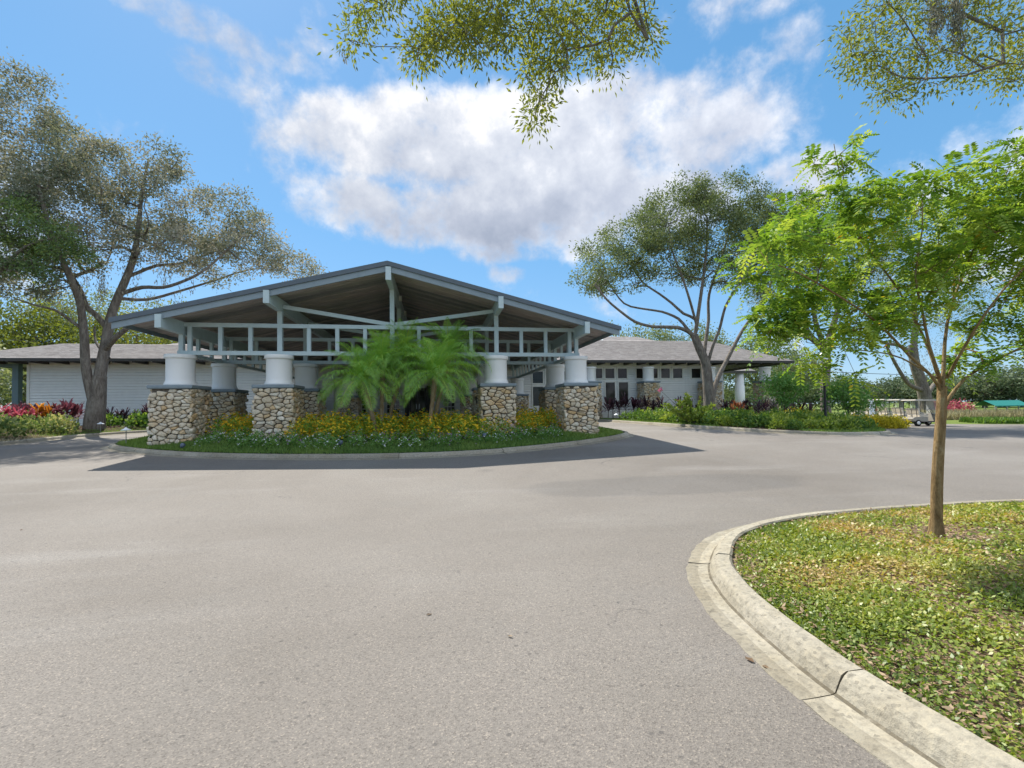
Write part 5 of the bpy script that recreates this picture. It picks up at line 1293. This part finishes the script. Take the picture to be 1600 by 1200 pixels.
def small_tree(label, px, Y, blobs, forks, m, n, seed):
    b = at(px, 655, Y); B = np.array([b[0], Y, rb_z(b[0], Y)-.05]); limbs = [([B, at(forks[0][0], forks[0][1], Y), at(forks[1][0], forks[1][1], Y)], .055, .035)]
    for q in forks[2:]: limbs.append(([at(forks[1][0], forks[1][1], Y), at(q[0], q[1], Y+q[2])], .03, .012))
    tree('small_tree', label, 'tree', B, limbs, [blob(*q, Y, .7) for q in blobs], n, 52, .15, m, 'oak_bark', spread=.17, width=.4, tip=.006, seed=seed)
small_tree('small ornamental tree on a thin trunk in front of the wing end', 1215, 20.6, [(1205, 612, 28, 16), (1232, 615, 26, 16), (1218, 598, 26, 12)], [(1214, 645), (1212, 632), (1195, 620, .2), (1235, 618, -.2)], 'bedding_leaf', 60, 91)
small_tree('small ornamental tree with several stems right of the lamp post', 1328, 18.8, [(1315, 622, 24, 18), (1345, 628, 24, 14), (1330, 605, 28, 16)], [(1327, 650), (1325, 640), (1308, 622, .2), (1350, 625, -.2), (1330, 605, 0)], 'bedding_leaf', 60, 92)

# ground cover of the foreground island
def vnoise(P, s, seed=0):
    g_ = np.random.default_rng(seed); G = g_.random((64, 64)); q = P*s; i = np.floor(q).astype(int); f = q-i; f = f*f*(3-2*f); a = lambda x, y: G[x % 64, y % 64]
    return (a(i[:, 0], i[:, 1])*(1-f[:, 0])+a(i[:, 0]+1, i[:, 1])*f[:, 0])*(1-f[:, 1])+(a(i[:, 0], i[:, 1]+1)*(1-f[:, 0])+a(i[:, 0]+1, i[:, 1]+1)*f[:, 0])*f[:, 1]
def flat_leaves(P, L, w, rg, tilt=.55, az=None):
    n = len(P); a = rg.uniform(0, 6.28, n) if az is None else az; e = rg.normal(.15, tilt, n); d = np.stack([np.cos(a)*np.cos(e), np.sin(a)*np.cos(e), np.sin(e)], 1)
    s = unit(np.cross(d, np.array([0, 0, 1.])+rg.normal(size=(n, 3))*.45)); nm = np.cross(s, d); LL = (L*rg.uniform(.6, 1.3, n))[:, None]
    v = np.stack([P, P+d*LL*.48+s*LL*w*.5-nm*LL*.05, P+d*LL, P+d*LL*.48-s*LL*w*.5-nm*LL*.05], 1).reshape(-1, 3); return v, np.arange(4*n).reshape(-1, 4)
rgc = np.random.default_rng(101)
FGc = FG[::3]
def fg_zs(P):
    return R(P[:, 0], P[:, 1])+.085+.05*smooth((dist_to(FGc, P)-.3)/1.2)
def cover():
    n = 1400000; P = np.stack([rgc.uniform(1.8, 12, n), rgc.uniform(-.3, 5.9, n)], 1); d = np.linalg.norm(P, axis=1)
    dens = np.clip((2.4/d)**1.5, 0, 1); pn = vnoise(P, 1.1, 1)*.6+vnoise(P, 3.3, 2)*.4
    bare = 1-.85*smooth((vnoise(P, .8, 5)*.55+vnoise(P, 2.6, 6)*.45-.50)/.14)*smooth((3.8-P[:, 0])/1.2)
    tr = np.hypot(P[:, 0]-5.2, (P[:, 1]-3.9)*1.3); bare *= .25+.75*smooth((tr-.25)/.5)
    keep = (rgc.random(n) < 1.25*dens*(.3+.95*smooth((pn-.3)/.35))*bare) & (P[:, 1] > -.2); P = P[keep]
    P = P[inside(FGc, P)]; ds = dist_to(FGc, P); k = ds > GUT+KW+.01; P = P[k]; ds = ds[k]
    hgt = (.015+.06*rgc.random(len(P))*(.4+.8*vnoise(P, 2.2, 3)))*smooth((ds-.4)/.35)+.012
    Z = fg_zs(P)+hgt; dd = np.linalg.norm(P, axis=1)
    L = np.clip(.025*np.sqrt(dd/2.6), .022, .048)
    v, f = flat_leaves(np.column_stack([P, Z]), L, .55, rgc)
    tone = np.clip(rgc.random(len(P))*.6+.7*(vnoise(P, 1.6, 4)-.2)+.25*(hgt/.06-.3)+.16, 0, 1)
    pass
    o = stuff(link('ground_cover', npmesh('ground_cover', v, f, MAT['cover_leaf'], tone)))
    n = 26000; Q = np.stack([rgc.uniform(1.8, 9, n), rgc.uniform(0, 5.9, n)], 1); Q = Q[inside(FGc, Q)]; ds = dist_to(FGc, Q); Q = Q[ds > GUT+KW]
    v, f = flat_leaves(np.column_stack([Q, fg_zs(Q)+  .012+.035*rgc.random(len(Q))]), .04, .4, rgc, .3); stuff(link('leaf_litter', npmesh('leaf_litter', v, f, MAT['dry_leaf'], rgc.random(len(Q)))))
cover()
def grass(Lc, zf, n, dmin, dmax, m, cond, L, w, name='grass'):
    lo, hi = Lc.min(0), Lc.max(0); P = rgc.uniform(lo, hi, (n, 2)); P = P[cond(P)]; P = P[inside(Lc, P)]; d = dist_to(Lc, P); k = (d > dmin) & (d < dmax); P = P[k]; d = d[k]
    if zf == 'isl': Z = R(P[:, 0], P[:, 1])+.11+.22*smooth((d-.3)/1.5)
    elif zf == 'lb': Z = R(P[:, 0], P[:, 1])+.11+.22*smooth((d-.6)/2.2)
    else: Z = R(P[:, 0], P[:, 1])+.11+.10*smooth((d-.6)/2.2)
    a = rgc.uniform(0, 6.28, len(P)); e = rgc.uniform(.6, 1.5, len(P)); dr = np.stack([np.cos(a)*np.cos(e), np.sin(a)*np.cos(e), np.sin(e)], 1); s = np.stack([-np.sin(a), np.cos(a), 0*a], 1)
    B = np.column_stack([P, Z-.005]); LL = (L*rgc.uniform(.6, 1.3, len(P)))[:, None]
    v = np.stack([B-s*w*.5, B+s*w*.5, B+dr*LL+s*w*.1, B+dr*LL-s*w*.1], 1).reshape(-1, 3)
    return stuff(link(name, npmesh(name, v, np.arange(len(v)).reshape(-1, 4), MAT[m], np.clip(.25+.5*vnoise(P, .9, 9)+.35*rgc.random(len(P)), 0, 1))))
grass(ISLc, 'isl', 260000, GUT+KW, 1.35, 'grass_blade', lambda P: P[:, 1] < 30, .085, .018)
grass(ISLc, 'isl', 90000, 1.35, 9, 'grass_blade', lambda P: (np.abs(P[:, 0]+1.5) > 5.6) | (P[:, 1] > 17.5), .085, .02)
grass(LBc, 'lb', 200000, GUT+KW, 1.7, 'grass_blade', lambda P: (P[:, 0] > -17.5) & (P[:, 1] > 21.3), .085, .02)
grass(LBc, 'lb', 260000, GUT+KW, 1.8, 'dry_grass_blade', lambda P: (P[:, 0] > -30) & (P[:, 1] > 12) & (P[:, 1] < 21.6), .08, .025, 'dry_grass')
grass(RBc, 'rb', 150000, GUT+KW, .85, 'grass_blade', lambda P: (P[:, 1] < 28) & ((P[:, 1] > 19) | (P[:, 0] > 14.5)), .10, .022)

# ------------------------------------------------------------------ trees in the distance
def far_tree(label, X, Y, h, r, m, seed, n=3200, ls=.5, group=None, trunk=True, z=None):
    rg_ = np.random.default_rng(seed); B = np.array([X, Y, (Rf(X, Y) if z is None else z)-.2])
    k = 9; bl = []
    for _ in range(k):
        a = rg_.uniform(0, 6.28); q = rg_.uniform(0, .62)*r; zz = rg_.uniform(.34, .84)*h; rr = r*rg_.uniform(.34, .55); bl.append((B+np.array([math.cos(a)*q, math.sin(a)*q, zz]), np.array([rr, rr, rr*.72])))
    nc = 110; T = in_ellipsoids(bl, nc, .5, rg_); per = n//nc; P = crown_points(T, per, r*.11, rg_, .8)
    o = tag(empty('oak_tree', tuple(B)), label, 'tree', group)
    limbs = [([B, B+np.array([.1, 0, h*.16]), B+np.array([.2, 0, h*.32])], r*.075, r*.05)]+[([B+np.array([.2, 0, h*.30]), B+np.array([.5*(c[0]-B[0]), .5*(c[1]-B[1]), h*.42]), c], r*.035, r*.012) for c, _ in bl[:5]]
    N = grow(limbs, T[:30], .02, .05, seed=seed); link('trunk', wood_mesh('trunk', N, MAT['oak_bark'], 7, 3, origin=B, minr=.012), o)
    tone = np.repeat(rg_.random(nc), per)*.55+rg_.random(len(P))*.45
    leaf_obj('crown', P, ls, .6, m, o, rngv=tone, origin=B); return o
g_ = np.random.default_rng(111)
# behind the left wing
for k, (px, Y, h, r, m, lb) in enumerate(((-90, 44, 12, 7, 'yellow_green_leaf', 'sunny yellow green oak at the left edge beyond the porch'), (30, 46, 12.5, 7, 'yellow_green_leaf', 'sunlit oak behind the left wing roof near its hip end'), (110, 50, 13, 7, 'oak_leaf', 'dusky green oak behind the left wing ridge'), (215, 50, 12.5, 6.5, 'yellow_green_leaf', 'yellow green oak behind the left wing close to the canopy'), (-40, 37, 6.5, 4.2, 'oak_leaf', 'low dark oak beside the porch opening'), (300, 60, 14, 8, 'oak_leaf', 'distant oak showing above the canopy eave'))):
    far_tree(lb, float(at(px, 600, Y)[0]), Y, h, r, m, 200+k, 11000, .24)
# behind the right wing roof
for k, (px, Y, h, r, lb) in enumerate(((965, 56, 10.0, 5.5, 'rounded tree crown above the right wing roof beside the canopy eave'), (1035, 60, 10.2, 6, 'tree crown above the middle of the right wing roof'), (1110, 58, 10.4, 6, 'tree crown behind the right oak above the wing ridge'), (1180, 54, 11.5, 7, 'tall tree crown above the end of the right wing'), (1235, 64, 9, 6, 'dim tree beyond the far end of the right wing'))):
    far_tree(lb, float(at(px, 600, Y)[0]), Y, h+2.6, r, 'oak_leaf', 220+k, 10000, .28)
# treeline across the fairway
protos = []
for k in range(4):
    t = far_tree('dusky green tree in the treeline across the fairway', 0, 0, 9, 6, 'far_leaf', 240+k, 3600, .5, 'trees in the treeline across the fairway', z=0); protos.append(t)
pos = [(px+g_.uniform(-12, 12), g_.uniform(92, 112)) for px in range(1140, 1900, 26)]
for k, (px, d) in enumerate(pos):
    o = protos[k] if k < 4 else copy_tree(protos[k % 4]); q = raydir(px, 640); X_, Y_ = q[0]/np.dot(q, _fw)*d, q[1]/np.dot(q, _fw)*d
    o['label'] = g_.choice(['tall ', 'rounded ', 'low ', 'broad '])+'dusky green tree across the fairway '+('behind the right wing end' if px < 1240 else 'behind the lamp post' if px < 1330 else 'behind the golf carts' if px < 1440 else 'just right of the young tree trunk' if px < 1510 else 'behind the green shelter' if px < 1600 else 'beyond the right edge of the view')
    o.location = (X_, Y_, -.3); s = g_.uniform(.75, 1.08); o.scale = (s*1.15, s*1.15, s*.92); o.rotation_euler = (0, 0, g_.uniform(0, 6))

# tall pale grass and low cover beyond the car park
def far_strip(name, p0, p1, w, n, m, L, bw):
    a, b = np.array(p0), np.array(p1); u = rgc.random(n)[:, None]; dd = unit((b-a)[None])[0]; nn = np.array([-dd[1], dd[0]]); P = a+(b-a)*u+nn*(rgc.random(n)[:, None])*w
    Z = R(P[:, 0], P[:, 1])-.03; az_ = rgc.uniform(0, 6.28, n); e = rgc.uniform(.7, 1.5, n); dr = np.stack([np.cos(az_)*np.cos(e), np.sin(az_)*np.cos(e), np.sin(e)], 1); s = np.stack([-np.sin(az_), np.cos(az_), 0*az_], 1); B = np.column_stack([P, Z]); LL = (L*rgc.uniform(.5, 1.3, n))[:, None]
    v = np.stack([B-s*bw, B+s*bw, B+dr*LL+s*bw*.2, B+dr*LL-s*bw*.2], 1).reshape(-1, 3); stuff(link(name, npmesh(name, v, np.arange(4*n).reshape(-1, 4), MAT[m], rgc.random(n))))
far_strip('ground_cover', (34.0, 23.6), (46, 15.5), 3.2, 16000, 'shrub_leaf', .32, .06)
far_strip('tall_grass', (37.5, 29.5), (52, 22.5), 7, 22000, 'dry_grass_blade', .62, .03)
# red leaved shrubs by the carts
redm = shrub_variants('foliage', 420, 1.0, 1.2, .22, .5, 'crimson_leaf', 3, 8)
for px, Y, s, lb in ((1460, 36, .95, 'rosy leaved shrub showing just left of the young tree trunk'), (1484, 37, .9, 'red leaved shrub right of the young tree trunk'), (1502, 37.5, 1.05, 'second red leaved shrub right of the young tree trunk'), (1366, 33, .6, 'small red leaved shrub behind the white sign')):
    q = at(px, 650, Y); plant('shrub', lb, 'shrub', [('foliage', redm[int(g_.integers(3))])], (q[0], Y, .35), g_.uniform(0, 6), s, 'red leaved shrubs')

# ------------------------------------------------------------------ lamp post, sign, awning, lights
def lamp_post():
    Y = 17.6; X_ = float(at(1290, 655, Y)[0]); z0 = rb_z(X_, Y); zt = float(at(1288, 568, Y)[2]); o = tag(empty('lamp_post', (X_, Y, z0)), 'black lamp post with a frosted lantern in the right planter', 'lamp post'); h = zt-z0
    MB().lathe([(.085, 0), (.085, .10), (.06, .16), (.05, .22), (.045, h-.12), (.06, h-.10), (.06, h-.04), (.04, h)], 14).build('pole', MAT['black_paint'], o, True)
    MB().lathe([(.09, h+.001), (.13, h+.06), (.17, h+.22), (.15, h+.36), (.07, h+.40)], 18).build('lantern', MAT['lamp_glass'], o, True)
    MB().lathe([(.20, h+.36), (.19, h+.40), (.10, h+.49), (.03, h+.53), (.02, h+.60)], 18).build('lantern_cap', MAT['steel'], o, True)
    MB().bar((-.22, 0, h*.62), (.22, 0, h*.62), .025, .03).build('crossbar', MAT['black_paint'], o)
lamp_post()
def sign():
    Y = 23.8; p = at(1363, 650, Y); o = tag(empty('sign_board', (p[0], Y, .1)), 'blank pale blue upright notice board before the parked carts', 'sign'); zt = float(at(1363, 626, Y)[2])-.1; zb = float(at(1363, 648, Y)[2])-.1
    MB().box(-.19, .19, -.02, .02, zb, zt).build('panel', MAT['sign_white'], o)
    for s in (-1, 1): MB().box(s*.17-.02, s*.17+.02, .021, .06, -.2, zt-.02).build('leg', MAT['steel'], o)
sign()
def awning():
    Y = 62; a, b = at(1537, 634, Y), at(1592, 634, Y); xm = (a[0]+b[0])/2; zt = float(at(1565, 625.5, Y)[2]); zb = float(at(1565, 633.5, Y)[2]); w = (b[0]-a[0])/2
    o = tag(empty('shade_shelter', (xm, Y, -.1)), 'long green roofed shelter across the practice field', 'shelter'); zt += .1; zb += .1
    mb = MB(); mb.add([(-w, -1.6, zb), (w, -1.6, zb), (w, 0, zt), (-w, 0, zt), (-w, 1.6, zb), (w, 1.6, zb), (-w, -1.6, zb-.18), (w, -1.6, zb-.18)], [(0, 1, 2, 3), (3, 2, 5, 4), (6, 7, 1, 0)]); mb.build('roof', MAT['awning_green'], o)
    for k in range(9):
        x = -w+.1+(2*w-.2)*k/8; MB().bar((x, -1.63, zb-.16), (x, -1.63, zb+.02), .05, .03, (0, 1, 0)).build('valance_rib', MAT['awning_green'], o)
    for x in (-w+.1, -w/3, w/3, w-.1):
        for y in (-1.5, 1.5): MB().box(x-.06, x+.06, y-.06, y+.06, 0, zb-.02).build('post', MAT['copper'], o)
awning()
def path_light(px, py, Y, label, zf, h=.42):
    X_ = float(at(px, py, Y)[0]); z0 = zf(X_, Y) if zf else Rf(X_, Y); o = tag(empty('path_light', (X_, Y, z0)), label, 'path light', 'low copper path lights')
    MB().tube([(0, 0, -.1), (0, 0, h)], [.014, .012], 8).build('stake', MAT['copper'], o); MB().lathe([(.15, h-.035), (.145, h-.03), (.06, h+.02), (.025, h+.05), (.01, h+.07)], 16).build('shade', MAT['lamp_glass'], o, True)
path_light(157, 668, 24.0, 'low path light on the grass at the foot of the left oak', lb_z); path_light(197, 682, 16.6, 'low path light at the left tip of the island lawn', isl_z, .5); path_light(963, 660, 26.6, 'low path light beside the wing wall right of the corner pier', rb_z, .35)
def flood(px, py, Y, label):
    X_ = float(at(px, py, Y)[0]); o = tag(empty('ground_floodlight', (X_, Y, isl_z(X_, Y))), label, 'floodlight', 'small floodlights in the island bed')
    MB().tube([(0, 0, -.05), (0, 0, .09)], [.012, .012], 6).build('stake', MAT['black_paint'], o); b = MB().lathe([(.05, -.08), (.085, .02), (.09, .06), (.08, .065)], 14); hd = b.build('head', MAT['flood_blue'], o, True); hd.location = (0, 0, .13); hd.scale = (.75, .75, .75); hd.rotation_euler = (rad(-55), 0, 0)
flood(285, 684, 14.75, 'small blue grey floodlight at the foot of the front left pier'); flood(532, 692, 13.7, 'small blue grey floodlight in front of the white bedding plants'); flood(757, 676, 14.1, 'small blue grey floodlight near the pier right of the palms')
def wire():
    o = empty('overhead_wire', (0, 44, 0)); tag(o, 'thin dark cable strung behind the trees on the right', 'cable'); a, b = at(1225, 578, 44), at(1720, 590, 44); 
    pts = [tuple(a*(1-u)+b*u-np.array([0, 44, .25*math.sin(math.pi*u)])) for u in np.linspace(0, 1, 14)]; MB().tube(pts, [.03]*14, 5).build('cable', MAT['wire'], o)
    for p, q in ((a, 'pole'), (b, 'pole')): MB().tube([(p[0], 0.12, -.3), (p[0], .12, p[2]+.3)], [.12, .09], 8).build('pole', MAT['oak_bark'], o)
wire()

# ------------------------------------------------------------------ golf carts (built facing +X, wheels on z=0)
def cart(label, loc, rz, s, body='cart_body'):
    o = tag(empty('golf_cart', loc, rz), label, 'golf cart', 'golf carts parked by the hedge'); o.scale = (s,)*3
    def prof(name, pts, y0, y1, m, bev=.05):
        mb = MB(); n = len(pts)
        for y, k in ((y0, .96), (y0+bev, 1), (y1-bev, 1), (y1, .96)):
            cx = sum(p[0] for p in pts)/n; cz = sum(p[1] for p in pts)/n
            mb.v += [(cx+(x-cx)*k, y, cz+(z-cz)*k) for x, z in pts]
        for i in range(3):
            for k in range(n): mb.f.append((i*n+k, i*n+(k+1) % n, (i+1)*n+(k+1) % n, (i+1)*n+k))
        mb.f += [tuple(range(n-1, -1, -1)), tuple(3*n+k for k in range(n))]; mb.r = [0.]*len(mb.f); return mb.build(name, MAT[m], o)
    prof('front_cowl', [(.52, .30), (1.10, .30), (1.20, .42), (1.17, .60), (1.02, .74), (.74, .86), (.62, .84), (.56, .55)], -.56, .56, body)
    prof('floor', [(-.12, .26), (.60, .26), (.60, .33), (-.12, .33)], -.55, .55, 'cart_dark', .02)
    prof('rear_body', [(-1.15, .34), (-.10, .30), (-.06, .62), (-.50, .66), (-1.02, .62), (-1.20, .50)], -.57, .57, body)
    prof('seat', [(-.62, .66), (-.02, .66), (.0, .76), (-.06, .80), (-.60, .78)], -.50, .50, 'seat_vinyl', .06); prof('seat_back', [(-.66, .86), (-.56, .84), (-.64, 1.22), (-.74, 1.22)], -.50, .50, 'seat_vinyl', .05)
    prof('roof', [(-.98, 1.74), (.82, 1.74), (.88, 1.77), (.80, 1.82), (-.94, 1.83), (-1.02, 1.78)], -.58, .58, 'cart_roof', .06)
    for y in (-.50, .50):
        MB().tube([(.66, y, .82), (.62, y, 1.2), (.70, y, 1.75)], [.02]*3, 6).build('roof_post', MAT['cart_dark'], o); MB().tube([(-.80, y, .62), (-.86, y, 1.3), (-.84, y, 1.75)], [.02]*3, 6).build('roof_post', MAT['cart_dark'], o)
        MB().tube([(-.62, y*1.06, .74), (-.30, y*1.06, .90), (-.05, y*1.06, .80)], [.018]*3, 6).build('armrest', MAT['cart_roof'], o)
    w = MB(); w.add([(.665, -.47, .87), (.665, .47, .87), (.70, .47, 1.72), (.70, -.47, 1.72)], [(0, 1, 2, 3)]); w.build('windscreen', MAT['windscreen'], o)
    MB().tube([(.55, -.22, .75), (.36, -.22, 1.02)], [.018, .018], 6).build('steering_column', MAT['cart_dark'], o)
    ring = [(.36-.06*math.sin(t), -.22+.17*math.cos(t), 1.02+.15*math.sin(t)) for t in np.linspace(0, 2*math.pi, 15)]; MB().tube(ring, [.014]*15, 5).build('steering_wheel', MAT['cart_dark'], o)
    for x in (-.78, .82):
        for y in (-.50, .50):
            t = MB().lathe([(.10, -.09), (.20, -.09), (.225, -.05), (.225, .05), (.20, .09), (.10, .09)], 20).build('wheel', MAT['rubber'], o, True); t.location = (x, y, .225); t.rotation_euler = (rad(90), 0, 0)
            MB().lathe([(.12, -.094), (.12, .094), (.05, .10)], 14).build('rim', MAT['rim_white'], t, True); 
    for y in (-.36, .36): MB().lathe([(.06, 0), (.055, .02), (.02, .03)], 12).build('headlight', MAT['lamp_glass'], o).matrix_local = Matrix.Translation((1.185, y, .56)) @ Matrix.Rotation(rad(82), 4, 'Y')
    MB().tube([(-1.05, -.42, .62), (-1.12, -.42, 1.15), (-1.12, .42, 1.15), (-1.05, .42, .62)], [.018]*4, 6).build('bag_rack', MAT['cart_dark'], o)
    return o
for px, Y, s, rz, lb in ((1441, 22.6, .84, -.12, 'nearest golf cart with its front wheel beside the young tree trunk'), (1416, 25.4, .86, -.15, 'golf cart parked next behind the nearest one'), (1392, 27.6, .88, -.15, 'third golf cart in the row behind the yellow hedge'), (1371, 30.2, .9, -.15, 'golf cart partly behind the pale notice board'), (1345, 32.5, .9, -.15, 'farthest golf cart left of the pale notice board')):
    X_ = float(at(px, 650, Y)[0]); cart(lb, (X_, Y, Rf(X_, Y)+.004), rz-.05, s)

# ------------------------------------------------------------------ leaves lying on the road
lfm = MB(); lfm.add([(0, 0, 0), (.03, .018, .012), (.075, .01, .004), (.085, 0, .016), (.075, -.012, .006), (.03, -.02, .016)], [(0, 1, 2), (0, 2, 3), (0, 3, 4), (0, 4, 5)]); lfme = lfm.mesh('fallen_leaf', MAT['dry_leaf'])
for px, py, lb in ((1179, 1037, 'curled brown leaf by the foreground gutter'), (1190, 1041, 'pale dry leaf touching the brown one by the gutter'), (36, 828, 'lone dry leaf on the road at the far left'), (666, 962, 'small pale leaf near the middle of the road'), (793, 995, 'pale flat leaf right of the road centre'), (1056, 742, 'tiny leaf on the far road before the right planter'), (1255, 805, 'dry leaf beside the tip of the foreground kerb')):
    p = on(px, py); o = link('fallen_leaf', lfme, None, (p[0], p[1], p[2]+.006), (random.uniform(-.2, .2), random.uniform(-.2, .2), random.uniform(0, 6)), random.uniform(.55, .8) if py > 1000 else random.uniform(.35, .5)); tag(o, lb, 'leaf', 'dry leaves on the road')
